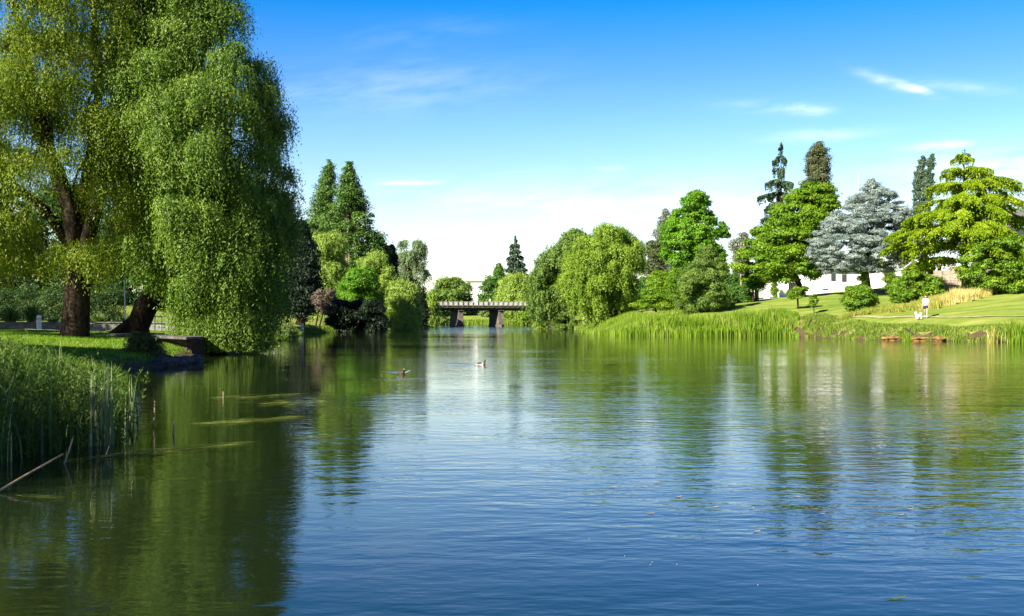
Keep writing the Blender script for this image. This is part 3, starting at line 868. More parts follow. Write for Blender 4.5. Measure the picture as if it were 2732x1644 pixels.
T_('dark_tree', 'dark tree added to shade the bridge pier, behind the dark conifer', 1030, [(690, 1020, 1045), (720, 998, 1062), (790, 985, 1070), (850, 985, 1075)], 226, 'mid', 'clump', 39, G_L,
   K=50, r=1.4, n=14000, L=0.5, trunk=0.3)  # hidden tree put in to throw shade on the left pier
T_('dark_tree', 'low dark tree added to shade the left pier, behind the small pale willow', 1140, [(790, 1125, 1155), (805, 1105, 1166), (840, 1100, 1172), (866, 1105, 1170)], 232, 'mid', 'clump', 36, G_L,
   K=36, r=1.0, n=12000, L=0.4, trunk=0.2)  # second caster, added for the shade on the pier
T_('pale_shrub', 'pale sunlit shrub at the water edge beyond the drooping willow', 765,
   [(866, 755, 772), (880, 742, 788), (893, 738, 798), (904, 738, 800)], 84, 'paleshrub', 'clump', 55, None, 'shrub', K=40, r=0.28, n=9000, L=0.16, Wd=0.05, trunk=0.04, droop=-0.8)
T_('reddish_shrub', 'dark shrub with reddish tips on the rocks below the concrete platform', 385,
   [(893, 365, 400), (910, 340, 425), (935, 328, 440), (960, 330, 438), (978, 345, 425)], 38, 'fern', 'clump', 56, None, 'shrub', K=50, r=0.24, n=12000, L=0.13, Wd=0.04, trunk=0.05, droop=-0.2)
T_('clipped_hedge', 'long clipped hedge with a sunlit top behind the low concrete wall', 120,
   [(773, -150, 335), (790, -155, 345), (830, -155, 345), (862, -155, 345)], 84, 'deep', 'clump', 57, None, 'hedge', K=260, r=0.75, n=42000, L=0.2, Wd=0.06, depth=0.16, trunk=0.06, limbs=4)

# ------------------------------------------------------------------ trees beyond the bridge
G_C = 'trees beyond the bridge'
T_('round_tree', 'wide rounded green tree beyond the left half of the bridge', 1205,
   [(745, 1192, 1226), (755, 1168, 1246), (775, 1152, 1260), (800, 1142, 1264), (825, 1140, 1266), (858, 1144, 1262)], 330, 'birch', 'clump', 61, G_C, K=80, r=1.9, n=26000, L=0.62, trunk=0.4)
T_('dark_conifer', 'dark green pointed tree beside the white block building', 1315,
   [(700, 1328, 1334), (720, 1318, 1345), (745, 1298, 1350), (770, 1282, 1348), (800, 1272, 1342), (830, 1275, 1340)], 325, 'mid', 'clump', 62, G_C, K=60, r=1.6, n=18000, L=0.6, trunk=0.35)
T_('spruce_tree', 'pointed blue-green spruce rising above the bridge', 1375,
   [(630, 1374, 1377), (655, 1360, 1391), (690, 1352, 1400), (720, 1345, 1412), (745, 1341, 1416), (800, 1340, 1415)], 315, 'conifer', 'tier', 63, G_C,
   n=0, L=0.75, Wd=0.28, nb=110, per=150, trunk=0.4, plate=0.30, hang=0.6, gapz=1.7, rise=0.05, droop=0.25)
T_('willow_tree', 'golden weeping willow behind the right half of the bridge', 1375,
   [(732, 1360, 1402), (745, 1336, 1418), (770, 1325, 1424), (810, 1322, 1428), (835, 1328, 1428)], 300, 'willow_gold', 'willow', 64, G_C,
   K=50, r=1.8, n=22000, L=0.6, Wd=0.22, trunk=0.35, length=1.7)
T_('willow_tree', 'small trailing willow seen under the right end of the bridge', 1395,
   [(800, 1375, 1420), (825, 1366, 1428), (860, 1366, 1428)], 283, 'willow_lime', 'willow', 65, G_C, K=26, r=1.2, n=10000, L=0.5, Wd=0.2, trunk=0.2, length=1.8)
T_('small_tree', 'small light green tree seen between the two bridge piers', 1296,
   [(824, 1285, 1312), (832, 1278, 1318), (842, 1280, 1318)], 318, 'paleshrub', 'clump', 66, G_C, K=18, r=0.7, n=3500, L=0.5, trunk=0.15)
T_('round_bush', 'leafy bush on the far bank left of the left bridge pier', 1185,
   [(822, 1165, 1205), (840, 1158, 1212), (866, 1158, 1212)], 287, 'birch', 'clump', 67, G_C, 'bush', K=30, r=1.0, n=8000, L=0.5, trunk=0.12)
for i, (px, top, wd, lab) in enumerate([(1040, 770, 110, 'far dark tree behind the trailing willows'), (1290, 815, 60, 'far dark tree under the middle of the bridge'),
                                        (1490, 760, 90, 'far dark tree at the right end of the bridge'), (1150, 800, 60, 'far dark tree at the left end of the far bank')]):
    T_('dark_tree', lab, px, [(top, px - 25, px + 25), (top + 20, px - wd * .8, px + wd * .8), (850, px - wd, px + wd)], 345, 'mid', 'clump', 70 + i, 'far background trees',
       K=40, r=1.9, n=9000, L=0.7, trunk=0.3)

# ------------------------------------------------------------------ trees of the right bank
G_R = 'trees on the right bank'
T_('birch_tree', 'dark green birch-like tree between the bridge and the big lime willow', 1490,
   [(616, 1515, 1562), (640, 1490, 1572), (665, 1474, 1578), (690, 1440, 1580), (720, 1416, 1582), (760, 1405, 1582), (800, 1402, 1572), (838, 1406, 1545)],
   168, 'birch', 'willow', 81, G_R, K=120, r=1.25, n=66000, L=0.36, Wd=0.15, trunk=0.35, length=1.1)
T_('round_bush', 'pale green bush at the water edge right of the bridge, left one of two', 1450,
   [(818, 1440, 1472), (838, 1424, 1490), (870, 1420, 1492)], 176, 'willow_lime', 'clump', 82, 'bushes at the right water edge', 'bush', K=36, r=0.6, n=10000, L=0.3, Wd=0.1, trunk=0.1, droop=-0.8)
T_('round_bush', 'rounded bush at the water edge where the reeds begin, right one of two', 1508,
   [(828, 1495, 1528), (842, 1476, 1542), (874, 1467, 1542)], 166, 'birch', 'clump', 83, 'bushes at the right water edge', 'bush', K=40, r=0.55, n=12000, L=0.28, Wd=0.09, trunk=0.1, droop=-0.8)
T_('willow_tree', 'big lime green willow with several dark trunks behind the reed bed', 1652,
   [(604, 1628, 1697), (620, 1578, 1708), (640, 1532, 1717), (680, 1512, 1726), (726, 1507, 1724), (769, 1496, 1714), (800, 1505, 1700), (822, 1520, 1680)],
   122, 'willow_lime', 'willow', 84, G_R, K=100, r=0.9, n=125000, L=0.23, Wd=0.085, trunk=0.3, stems=[(-0.55, 0.22), (0.0, 0.28), (0.5, 0.24), (0.95, 0.18)], length=1.8, limbs=10)
T_('willow_tree', 'smaller willow with a single pale-footed trunk left behind the big lime willow', 1604,
   [(700, 1555, 1630), (740, 1530, 1650), (780, 1525, 1655), (806, 1540, 1640)], 128, 'willow_lime', 'willow', 85, G_R, K=36, r=1.0, n=18000, L=0.27, Wd=0.1, trunk=0.26, length=1.1)
T_('small_tree', 'dark-trunked tree on the shaded slope between bridge bushes and lime willow', 1563,
   [(740, 1545, 1580), (770, 1530, 1595), (812, 1535, 1590)], 140, 'birch', 'willow', 86, G_R, K=26, r=0.9, n=10000, L=0.28, Wd=0.1, trunk=0.26, length=1.0)
T_('tall_tree', 'tallest bright green broadleaf tree, behind the birches', 1850,
   [(512, 1850, 1882), (535, 1815, 1892), (560, 1795, 1910), (585, 1780, 1938), (610, 1768, 1948), (650, 1763, 1944), (690, 1761, 1941), (740, 1764, 1942), (810, 1770, 1940)],
   150, 'bright', 'clump', 87, G_R, K=150, r=1.05, n=62000, L=0.36, Wd=0.22, trunk=0.4, flat=0.6)
T_('eucalypt_tree', 'grey-green eucalypt peeping out left behind the tallest bright tree', 1775,
   [(556, 1770, 1788), (590, 1756, 1795), (630, 1734, 1795), (660, 1727, 1795), (740, 1730, 1795)], 195, 'grey', 'clump', 88, G_R, K=30, r=1.2, n=12000, L=0.4, Wd=0.15, trunk=0.35, limbs=14)
T_('dark_tree', 'dull olive tree between the lime willow and the tallest bright tree', 1745,
   [(645, 1725, 1766), (690, 1720, 1778), (740, 1720, 1778), (800, 1725, 1772)], 158, 'conifer_brown', 'clump', 89, G_R, K=36, r=0.9, n=14000, L=0.32, trunk=0.22)
T_('birch_tree', 'soft grey-green birch with white trunk at the right end of the reed bed trees', 1902,
   [(662, 1874, 1896), (690, 1850, 1922), (720, 1824, 1942), (760, 1804, 1952), (790, 1790, 1953), (812, 1800, 1946), (826, 1830, 1925)],
   108, 'birch', 'clump', 90, 'white-trunked birches on the lawn', K=130, r=0.55, n=46000, L=0.2, Wd=0.09, trunk=0.14, bark='bark_pale', droop=0.6)
T_('birch_tree', 'yellow-green birch with short white trunk, second from the lime willow', 1820,
   [(718, 1792, 1832), (750, 1770, 1842), (790, 1756, 1850), (822, 1765, 1842)], 111, 'bright2', 'clump', 91, 'white-trunked birches on the lawn',
   K=70, r=0.55, n=20000, L=0.2, Wd=0.09, trunk=0.1, bark='bark_pale')
T_('small_tree', 'spreading light green small tree just right of the lime willow trunks', 1752,
   [(722, 1738, 1775), (755, 1722, 1800), (785, 1704, 1802), (812, 1680, 1795), (824, 1685, 1770)], 113, 'bright2', 'clump', 92, G_R, K=56, r=0.6, n=15000, L=0.22, Wd=0.11, trunk=0.13, flat=0.5)
T_('birch_tree', 'green birch with thin white trunk partly hidden behind the soft grey-green birch', 1865,
   [(700, 1850, 1882), (755, 1832, 1905), (815, 1835, 1900)], 116, 'mid', 'clump', 93, 'white-trunked birches on the lawn', K=50, r=0.6, n=14000, L=0.22, trunk=0.11, bark='bark_pale')
T_('round_bush', 'dark green bush on the lawn edge left of the white house', 1978,
   [(768, 1948, 2000), (790, 1942, 2012), (812, 1946, 2014)], 121, 'mid', 'clump', 94, 'bushes on the right lawn', 'bush', K=40, r=0.55, n=11000, L=0.22, trunk=0.08)
T_('maple_tree', 'large spreading bright green tree left of the blue cedar, above the white house', 2143,
   [(489, 2158, 2202), (507, 2135, 2224), (530, 2094, 2232), (555, 2064, 2238), (585, 2034, 2228), (615, 2009, 2220), (645, 1986, 2210), (680, 1966, 2200), (710, 1953, 2196),
    (735, 1962, 2190), (752, 1990, 2150)], 117, 'bright2', 'clump', 95, G_R, K=190, r=0.85, n=80000, L=0.28, Wd=0.18, trunk=0.3, flat=0.55)
T_('small_tree', 'small dark tree with slim trunk at the left foot of the big spreading tree', 2008,
   [(740, 1990, 2030), (755, 1975, 2045), (772, 1980, 2040)], 119, 'mid', 'clump', 96, G_R, K=24, r=0.5, n=7000, L=0.2, trunk=0.12)
T_('tall_conifer', 'tall gaunt dark conifer with open layered branches behind the spreading tree', 2084,
   [(382, 2083, 2087), (404, 2062, 2103), (446, 2050, 2120), (487, 2043, 2126), (518, 2024, 2118), (563, 2010, 2115), (600, 2002, 2110), (650, 2008, 2105)],
   176, 'conifer', 'tier', 97, 'tall conifers behind the right bank', n=0, L=0.5, Wd=0.2, nb=60, per=230, trunk=0.4, plate=0.26, hang=0.8, rise=0.05, droop=0.2, jit=0.5, gapz=1.9)
T_('tall_conifer', 'tall dense brownish cypress just right of the gaunt dark conifer', 2188,
   [(378, 2182, 2194), (395, 2165, 2202), (407, 2156, 2208), (455, 2149, 2219), (487, 2140, 2221), (540, 2138, 2228), (640, 2130, 2232)],
   166, 'conifer_brown', 'clump', 98, 'tall conifers behind the right bank', K=130, r=0.85, n=36000, L=0.34, Wd=0.15, trunk=0.4)
T_('cedar_tree', 'round blue-grey cedar standing in front of the white house', 2316,
   [(474, 2321, 2327), (500, 2300, 2347), (522, 2278, 2394), (550, 2244, 2410), (580, 2210, 2426), (610, 2180, 2428), (650, 2157, 2428), (680, 2152, 2422), (705, 2172, 2404), (728, 2210, 2375)],
   110, 'bluecedar', 'clump', 99, G_R, K=430, r=0.55, n=120000, L=0.26, Wd=0.07, trunk=0.32, flat=0.5, droop=0.0, upb=0.3, limbs=20, inner=0.3)
T_('cedar_tree', 'golden deodar cedar with drooping layered branches at the right edge', 2572,
   [(398, 2561, 2567), (417, 2540, 2597), (447, 2517, 2616), (470, 2498, 2682), (493, 2484, 2720), (520, 2468, 2722), (560, 2440, 2765), (600, 2392, 2805), (640, 2360, 2825),
    (690, 2345, 2835), (712, 2385, 2810)], 104, 'gold', 'tier', 100, G_R, n=0, L=0.30, Wd=0.085, nb=150, per=950, trunk=0.26, plate=0.18, hang=0.75, rise=0.16, droop=0.26, gapz=1.5, nrand=0.6, tpow=0.58, jit=0.74)
T_('poplar_tree', 'slim dark poplar column, left one of two behind the golden cedar', 2448,
   [(413, 2461, 2468), (440, 2449, 2471), (480, 2440, 2464), (510, 2437, 2458), (620, 2437, 2458)], 180, 'conifer', 'clump', 101, 'two poplars', K=44, r=0.6, n=9000, L=0.36, trunk=0.25, droop=-1.0)
T_('poplar_tree', 'slim leaning poplar column, right one of two behind the golden cedar', 2470,
   [(410, 2483, 2494), (440, 2472, 2495), (480, 2460, 2491), (520, 2455, 2490), (620, 2455, 2488)], 178, 'conifer', 'clump', 102, 'two poplars', K=50, r=0.65, n=11000, L=0.36, trunk=0.25, droop=-1.0)
for i, (px, top, wd, Yt, lab) in enumerate([(1745, 735, 70, 215, 'far green tree filling the gap right of the lime willow'), (1850, 745, 70, 210, 'far green tree behind the foot of the tallest bright tree'),
                                            (1950, 735, 48, 220, 'far green tree in the gap left of the spreading tree'), (1590, 700, 80, 225, 'far green tree behind the lime willow crown')]):
    T_('green_tree', lab, px, [(top, px - 15, px + 15), (top + 15, px - wd * .7, px + wd * .7), (top + 50, px - wd, px + wd), (835, px - wd, px + wd)], Yt, 'mid', 'clump', 130 + i, 'green trees in the gaps of the right bank',
       K=44, r=1.4, n=15000, L=0.42, trunk=0.3)
for i, (px, Yt, rows, lab) in enumerate([
        (1965, 262, [(640, 1950, 1985), (660, 1944, 1995), (760, 1940, 1998)], 'faint grey far tree by the utility pole'),
        (1984, 255, [(618, 1976, 1992), (636, 1970, 1998), (660, 1972, 2000), (740, 1975, 2000)], 'small airy grey far tree just left of the gaunt conifer'),
        (2420, 190, [(560, 2395, 2440), (600, 2380, 2460), (720, 2375, 2470)], 'grey-green far tree between the blue and golden cedars'),
        (2745, 185, [(535, 2720, 2790), (560, 2690, 2830), (680, 2680, 2840)], 'far dark tree at the right edge behind the golden cedar')]):
    T_('far_tree', lab, px, rows, Yt, 'grey' if i < 3 else 'mid', 'clump', 110 + i, 'far background trees', K=22, r=1.3, n=5000, L=0.5, Wd=0.2, trunk=0.25, limbs=14)
T_('leafy_bush_tree', 'big glossy dark-leaved bush at the right edge under the golden cedar', 2660,
   [(636, 2640, 2705), (660, 2598, 2765), (690, 2563, 2785), (720, 2558, 2795), (752, 2576, 2795), (775, 2600, 2785), (790, 2625, 2765)], 97, 'shrub', 'clump', 120,
   'bushes on the right lawn', 'bush', K=140, r=0.55, n=46000, L=0.24, Wd=0.14, trunk=0.2)
T_('round_bush', 'round glossy bush alone on the lawn left of the dry grass', 2290,
   [(767, 2272, 2310), (782, 2250, 2332), (803, 2245, 2343), (824, 2258, 2325)], 97, 'shrub', 'clump', 121, 'bushes on the right lawn', 'bush', K=70, r=0.4, n=20000, L=0.2, Wd=0.12, trunk=0.08)
T_('round_bush', 'wide two-lobed glossy bush behind the walking person', 2445,
   [(725, 2396, 2412), (735, 2388, 2480), (760, 2374, 2515), (785, 2370, 2526), (806, 2385, 2505)], 100, 'shrub', 'clump', 122, 'bushes on the right lawn', 'bush', K=100, r=0.45, n=30000, L=0.2, Wd=0.12, trunk=0.1)
T_('small_tree', 'small crooked young tree on the lawn in front of the white house', 2129,
   [(764, 2128, 2156), (776, 2100, 2158), (790, 2094, 2154), (797, 2112, 2138)], 104, 'bright2', 'clump', 123, 'young trees on the right lawn', K=30, r=0.32, n=5000, L=0.18, trunk=0.09, flat=0.5)
T_('sapling_tree', 'thin sapling right of the small crooked young tree', 2172,
   [(790, 2166, 2179), (803, 2152, 2185), (815, 2158, 2178)], 100, 'shrub', 'clump', 124, 'young trees on the right lawn', K=16, r=0.25, n=1800, L=0.16, trunk=0.04)
T_('round_bush', 'bush beside the wooden fence behind the blue cedar', 2370,
   [(722, 2358, 2386), (742, 2354, 2393), (760, 2358, 2392)], 121, 'shrub', 'clump', 125, 'bushes on the right lawn', 'bush', K=26, r=0.4, n=6000, L=0.2, trunk=0.06)
T_('creeper', 'leafy creeper climbing round the foot of the blue cedar', 2303,
   [(726, 2294, 2316), (745, 2290, 2320), (768, 2296, 2316)], 108.5, 'shrub', 'clump', 126, None, 'creeper', K=20, r=0.3, n=4000, L=0.16, trunk=0.03)
T_('creeper', 'ivy clump growing on the left end of the white house', 2063,
   [(748, 2058, 2072), (770, 2056, 2076), (790, 2056, 2076)], 139.5, 'shrub', 'clump', 127, None, 'creeper', K=16, r=0.3, n=3000, L=0.18, trunk=0.03)


# ------------------------------------------------------------------ bridge
def on(px, Y, dz=0.0):
    x = (px - CX) / F * Y
    return np.array([x, Y, g1(x, Y) + dz])


def zat(py, Y): return H + (HZ - py) / F * Y


BA = R(16)
br = empty('road_bridge', (-6, 241, 0), 'long low road bridge with white railing and stone piers across the river', 'bridge', rz=BA)
b = MB(); b.box((4, 4.5, 4.2), (84, 8.6, 0.4)); b.build('deck', 'asphalt', br)
b = MB(); b.box((4, 0.06, 4.36), (84, 0.24, 0.16)); b.box((4, 0.02, 3.99), (84, 0.16, 0.12)); b.build('edge_beam', 'olive', br)
for y0 in (0.75, 4.5, 8.2):
    b = MB(); b.box((4, y0, 3.70), (84, 0.45, 0.60)); b.box((4, y0, 3.43), (84, 0.7, 0.06)); b.build('girder', 'girder', br)
for yy in (0.02, 8.9):
    b = MB()
    for z, hh in ((4.64, 0.09), (4.84, 0.09), (5.04, 0.10), (5.22, 0.07)):
        b.box((4, yy + 0.1, z), (84, 0.045, hh))
    rl = b.build('railing', 'rail', br)
    if yy < 1:
        for i in range(58):
            b = MB(); b.box((-36 + i * 1.12, yy, 4.86), (0.13, 0.11, 0.86)); b.box((-36 + i * 1.12, yy, 5.30), (0.17, 0.15, 0.03))
            b.build('post', 'olive', rl)
    else:
        b = MB()
        for i in range(58): b.box((-36 + i * 1.12, yy, 4.86), (0.12, 0.11, 0.86))
        b.build('post', 'olive', rl)['kind'] = 'stuff'
for i in range(58):
    b = MB()
    x0 = -36 + i * 1.12
    b.add([(x0 - .07, -0.14, 4.30), (x0 + .07, -0.14, 4.30), (x0 + .07, -0.12, 3.98), (x0 - .07, -0.12, 3.98),
           (x0 - .07, 0.5, 4.30), (x0 + .07, 0.5, 4.30), (x0 + .07, 0.5, 3.85), (x0 - .07, 0.5, 3.85)],
          [(0, 1, 2, 3), (7, 6, 5, 4), (0, 4, 5, 1), (3, 2, 6, 7), (0, 3, 7, 4), (1, 5, 6, 2)])
    b.build('bracket', 'olive', br)
for x0 in (-5.0, 3.9, -22, 18):
    b = MB()
    b.prism([(x0 - .65, 0.2), (x0, -0.2), (x0 + .65, 0.2), (x0 + .65, 8.6), (x0, 9.1), (x0 - .65, 8.6)], -1.6, 0.35)
    b.box((x0, 4.4, 1.85), (1.1, 8.4, 3.1), taper=0.95)
    b.box((x0, 4.4, 3.36), (1.25, 8.7, 0.10))
    b.build('pier', 'sandstone', br, bevel=0.04)

b = MB(); p = at(1266, 803, 247)
lp = empty('lamp_post', (p[0], 247.5, 4.4), 'thin grey lamp post standing on the bridge', 'lamp post')
b.tube([(0, 0, 0), (0, 0, 4.2), (0.1, 0, 4.5), (0.7, 0, 4.7)], [0.07, 0.05, 0.045, 0.04], 8); b.build('post', 'pole', lp)
b = MB(); b.box((0.95, 0, 4.68), (0.6, 0.2, 0.10)); b.build('lamp_head', 'pole', lp)

# white block building beyond the bridge
xb = (1268 - CX) / F * 430
wb = empty('white_building', (xb, 430, g1(xb, 430)), 'white flat-roofed block building above the trees beyond the bridge', 'building')
zt = zat(752, 430) - g1(xb, 430)
b = MB(); b.box((0.4, 4, zt / 2 - 0.5), (6.0, 8, zt + 1.0)); b.build('wall', 'white', wb)
b = MB(); b.box((0.2, 4, zt + 0.25), (7.4, 9, 0.45)); b.build('roof', 'concrete', wb)

# ------------------------------------------------------------------ white house, garden wall, carport and fences
Yh = 141.0
xl, xr = (2075 - CX) / F * Yh, (2300 - CX) / F * Yh
x0 = (xl + xr) / 2
zb = g1(x0, Yh) - 1.2
hs = empty('white_house', (x0, Yh, zb), 'long low white house half hidden by the blue cedar and spreading tree', 'house')
zt = zat(722, Yh) - zb
b = MB(); b.box((0, 4, zt / 2), (xr - xl, 8, zt)); b.build('wall', 'white', hs)
b = MB()
wdt = (xr - xl) / 2 + 0.5
b.add([(-wdt, -0.5, zt), (wdt, -0.5, zt), (wdt, 8.5, zt), (-wdt, 8.5, zt), (-wdt + 3, 4, zt + 1.7), (wdt - 3, 4, zt + 1.7)],
      [(3, 2, 1, 0), (0, 1, 5, 4), (1, 2, 5), (2, 3, 4, 5), (3, 0, 4)])
b.build('roof', 'rooft', hs)
wx = (2113.5 - CX) / F * Yh - x0
wz = zat(768, Yh) - zb
b = MB()
for q in (-0.42, 0.42): b.box((wx + q, -0.05, wz), (0.08, 0.12, 1.25))
for q in (-0.6, 0.6): b.box((wx, -0.05, wz + q), (0.92, 0.12, 0.08))
for q in (-0.21, 0, 0.21): b.box((wx + q, -0.06, wz), (0.05, 0.08, 1.12))
wn = b.build('window', 'darkwood', hs)
b = MB(); b.box((wx, 0.0, wz), (0.80, 0.06, 1.15)); b.build('pane', 'glass', wn)
b = MB(); b.box((wx, -0.08, wz - 0.68), (1.1, 0.2, 0.07)); b.build('sill', 'concrete', wn)
vx = (2202 - CX) / F * Yh - x0
b = MB(); b.box((vx, -0.03, zat(772, Yh) - zb), (0.65, 0.08, 0.14)); b.build('vent', 'darkwood', hs)
for px_, py_ in ((2223, 740), (2252, 742)):
    b = MB(); b.box(((px_ - CX) / F * Yh - x0, -0.03, zat(py_, Yh) - zb), (0.55, 0.1, 0.9))
    w_ = b.build('window', 'darkwood', hs)
    b = MB(); b.box(((px_ - CX) / F * Yh - x0, -0.06, zat(py_, Yh) - zb), (0.42, 0.08, 0.76)); b.build('pane', 'glass', w_)
b = MB(); b.tube([((2143 - CX) / F * Yh - x0, -0.1, 0.5), ((2143 - CX) / F * Yh - x0, -0.1, zt)], 0.05, 8); b.build('downpipe', 'white_metal', hs)
b = MB(); b.box((0, -0.12, zt - 0.06), (xr - xl + 1.0, 0.14, 0.12)); b.build('gutter', 'concrete', hs)

b = MB()
p = on(2338, 137)
b.box((0, 0, 0.7), (2.3, 0.25, 2.6)); b.box((0, 0, 2.03), (2.45, 0.4, 0.08)); b.box((-1.12, -0.03, 0.7), (0.3, 0.36, 2.62))
tag(b.build('garden_wall', 'white', loc=p), 'white garden wall right of the blue cedar trunk', 'wall')
b = MB()
p = on(2047, 140.5)
b.box((0, 0, 0.7), (0.85, 0.3, 2.2)); b.box((0, 0, 1.83), (0.95, 0.4, 0.07))
tag(b.build('gate_pillar', 'white', loc=p), 'white gate pillar at the left end of the white house', 'pillar')
p = on(2019, 121)
b = MB(); b.box((0, 0, 0.55), (0.36, 0.36, 1.4)); b.box((0, 0, 1.28), (0.44, 0.44, 0.08))
tag(b.build('gate_post', 'concrete', loc=p), 'pale square gate post left of the white house drive', 'post')
dr = []
for (px, Y) in ((2022, 122), (2040, 124), (2050, 128), (2052, 134)):
    dr.append(on(px, Y, 0.05))
def strip(name, pts, wd, m, dz=0.05, sub=8):
    P = np.array(pts, float)[:, :2]
    t = np.arange(len(P)); tt = np.linspace(0, len(P) - 1, (len(P) - 1) * sub + 1)
    C = np.stack([np.interp(tt, t, P[:, 0]), np.interp(tt, t, P[:, 1])], -1)
    for _ in range(6): C[1:-1] = (C[:-2] + 2 * C[1:-1] + C[2:]) / 4
    d = np.gradient(C, axis=0); d /= np.linalg.norm(d, axis=1, keepdims=True)
    nrm = np.stack([-d[:, 1], d[:, 0]], -1)
    cols = 4
    V = []
    for k in range(cols + 1):
        q = C + nrm * wd * (k / cols - 0.5)
        V.append(np.stack([q[:, 0], q[:, 1], gz(q[:, 0], q[:, 1]) + dz], -1))
    V = np.stack(V, 1)
    b = MB(); n = len(C)
    b.add(V.reshape(-1, 3), [(i * (cols + 1) + k, i * (cols + 1) + k + 1, (i + 1) * (cols + 1) + k + 1, (i + 1) * (cols + 1) + k) for i in range(n - 1) for k in range(cols)])
    return tag(b.build(name, m, smooth=True), kind='structure')
strip('driveway', dr, 2.2, 'asphalt')
strip('riverside_path', [(52, 62), (45, 69), (37.5, 78), (31.2, 84), (28.5, 90), (24.5, 100.5), (16, 104), (13, 112), (13, 126)], 0.5, 'trodden')
strip('lawn_path', [(-44, 71), (-32, 70.5), (-24, 69)], 1.6, 'pathm', 0.04)

# carport with white canopy
Yc = 131.0
xa, xc = (2462 - CX) / F * Yc, (2566 - CX) / F * Yc
gb = g1((xa + xc) / 2, Yc)
cp = empty('carport', ((xa + xc) / 2, Yc, gb), 'open carport with white pitched roof behind the wooden fence', 'carport')
hw = (xc - xa) / 2
ze, zr = zat(708, Yc) - gb, zat(691, Yc) - gb
b = MB()
b.add([(-hw, -0.3, ze), (hw, -0.3, ze), (hw, 6, ze), (-hw, 6, ze), (-hw, 2.8, zr), (hw, 2.8, zr), (-hw, -0.3, ze + .12), (hw, -0.3, ze + .12), (hw, 6, ze + .12), (-hw, 6, ze + .12), (-hw, 2.8, zr + .12), (hw, 2.8, zr + .12)],
      [(0, 4, 5, 1), (3, 2, 5, 4), (6, 7, 11, 10), (8, 9, 10, 11), (0, 1, 7, 6), (2, 3, 9, 8), (0, 6, 10, 4), (4, 10, 9, 3), (1, 5, 11, 7), (5, 2, 8, 11)])
b.build('roof', 'white_metal', cp)
for px_ in (2464, 2497, 2513, 2562):
    b = MB(); b.box(((px_ - CX) / F * Yc - (xa + xc) / 2, -0.15, ze / 2), (0.14, 0.14, ze)); b.build('post', 'white_metal', cp)
b = MB(); b.box((0, 5.9, ze / 2), (2 * hw, 0.12, ze)); b.build('back_wall', 'darkwood', cp)
p = on(2440, 126.5)
b = MB(); b.box((0, 0, 0.6), (2.1, 0.25, 2.0)); b.box((0, 0, 1.64), (2.2, 0.36, 0.08))
tag(b.build('garden_wall', 'white', loc=p), 'low white garden wall between the fence and the golden cedar', 'wall')

# wooden fence of vertical palings stepping up the slope
fe = None
pa, pb = on(2452, 121), on(2572, 119)
fe = empty('wooden_fence', pa, 'weathered wooden paling fence below the carport', 'fence')
b = MB(); n = 46
top0, top1 = zat(733, 121), zat(711, 119)
for i in range(n):
    t = (i + 0.5) / n
    q = pa * (1 - t) + pb * t - pa
    zg = g1(*(pa * (1 - t) + pb * t)[:2]) - pa[2]
    zt_ = top0 + (top1 - top0) * (math.floor(t * 3) / 2) - pa[2]
    b.box((q[0], q[1], (zg - 0.2 + zt_) / 2), (0.095, 0.03, zt_ - zg + 0.2))
b.build('palings', 'wood', fe)
for k in range(7):
    t = k / 6
    q = pa * (1 - t) + pb * t - pa
    b = MB(); b.box((q[0], q[1] - 0.07, (top0 + (top1 - top0) * t - pa[2]) / 2), (0.11, 0.1, top0 + (top1 - top0) * t - pa[2] + 0.3)); b.build('post', 'wood', fe)
b = MB()
for hgt in (0.3, 0.72):
    P = [pa * (1 - t) + pb * t - pa + np.array([0, -0.04, hgt * ((top0 + (top1 - top0) * t) - g1(*(pa * (1 - t) + pb * t)[:2])) + g1(*(pa * (1 - t) + pb * t)[:2]) - pa[2]]) for t in (0, 0.5, 1)]
    P = [np.array([q[0], q[1], q[2] - (pa * (1 - t) + pb * t - pa)[2]]) for q, t in zip(P, (0, .5, 1))]
    b.tube(P, 0.035, 4)
b.build('rail', 'wood', fe)

# house up the slope at the right edge
p = on(2800, 138)
h2 = empty('hill_house', p, 'dark-roofed house behind the golden cedar at the right edge', 'house')
zt = zat(585, 138) - p[2]
b = MB(); b.box((0, 4, zt / 2 - .3), (11, 7, zt + .6)); b.build('wall', 'concrete', h2)
b = MB()
b.add([(-6, 0, zt), (6, 0, zt), (6, 8, zt), (-6, 8, zt), (-6, 4, zt + 1.6), (6, 4, zt + 1.6)], [(3, 2, 1, 0), (0, 1, 5, 4), (2, 3, 4, 5), (1, 2, 5), (3, 0, 4)])
b.build('roof', 'rooft', h2)
for k in range(3):
    b = MB(); b.box((-3.2 + 3 * k, 0.46, zt - 1.6), (1.2, 0.1, 1.2)); b.build('window', 'glass', h2)

# utility pole
p = on(1977, 205)
up = empty('utility_pole', p, 'wooden utility pole with crossarm left of the spreading tree', 'utility pole')
zt = zat(650, 205) - p[2]
b = MB(); b.tube([(0, 0, -0.2), (0, 0, zt)], [0.16, 0.12], 8); b.build('pole', 'twig', up)
b = MB(); b.box((0, -0.1, zt - 0.4), (2.2, 0.12, 0.14)); b.build('crossarm', 'darkwood', up)
for q in (-0.9, -0.4, 0.4, 0.9):
    b = MB(); b.tube([(q, -0.1, zt - 0.33), (q, -0.1, zt - 0.12)], [0.05, 0.035], 6); b.build('insulator', 'white_metal', up)
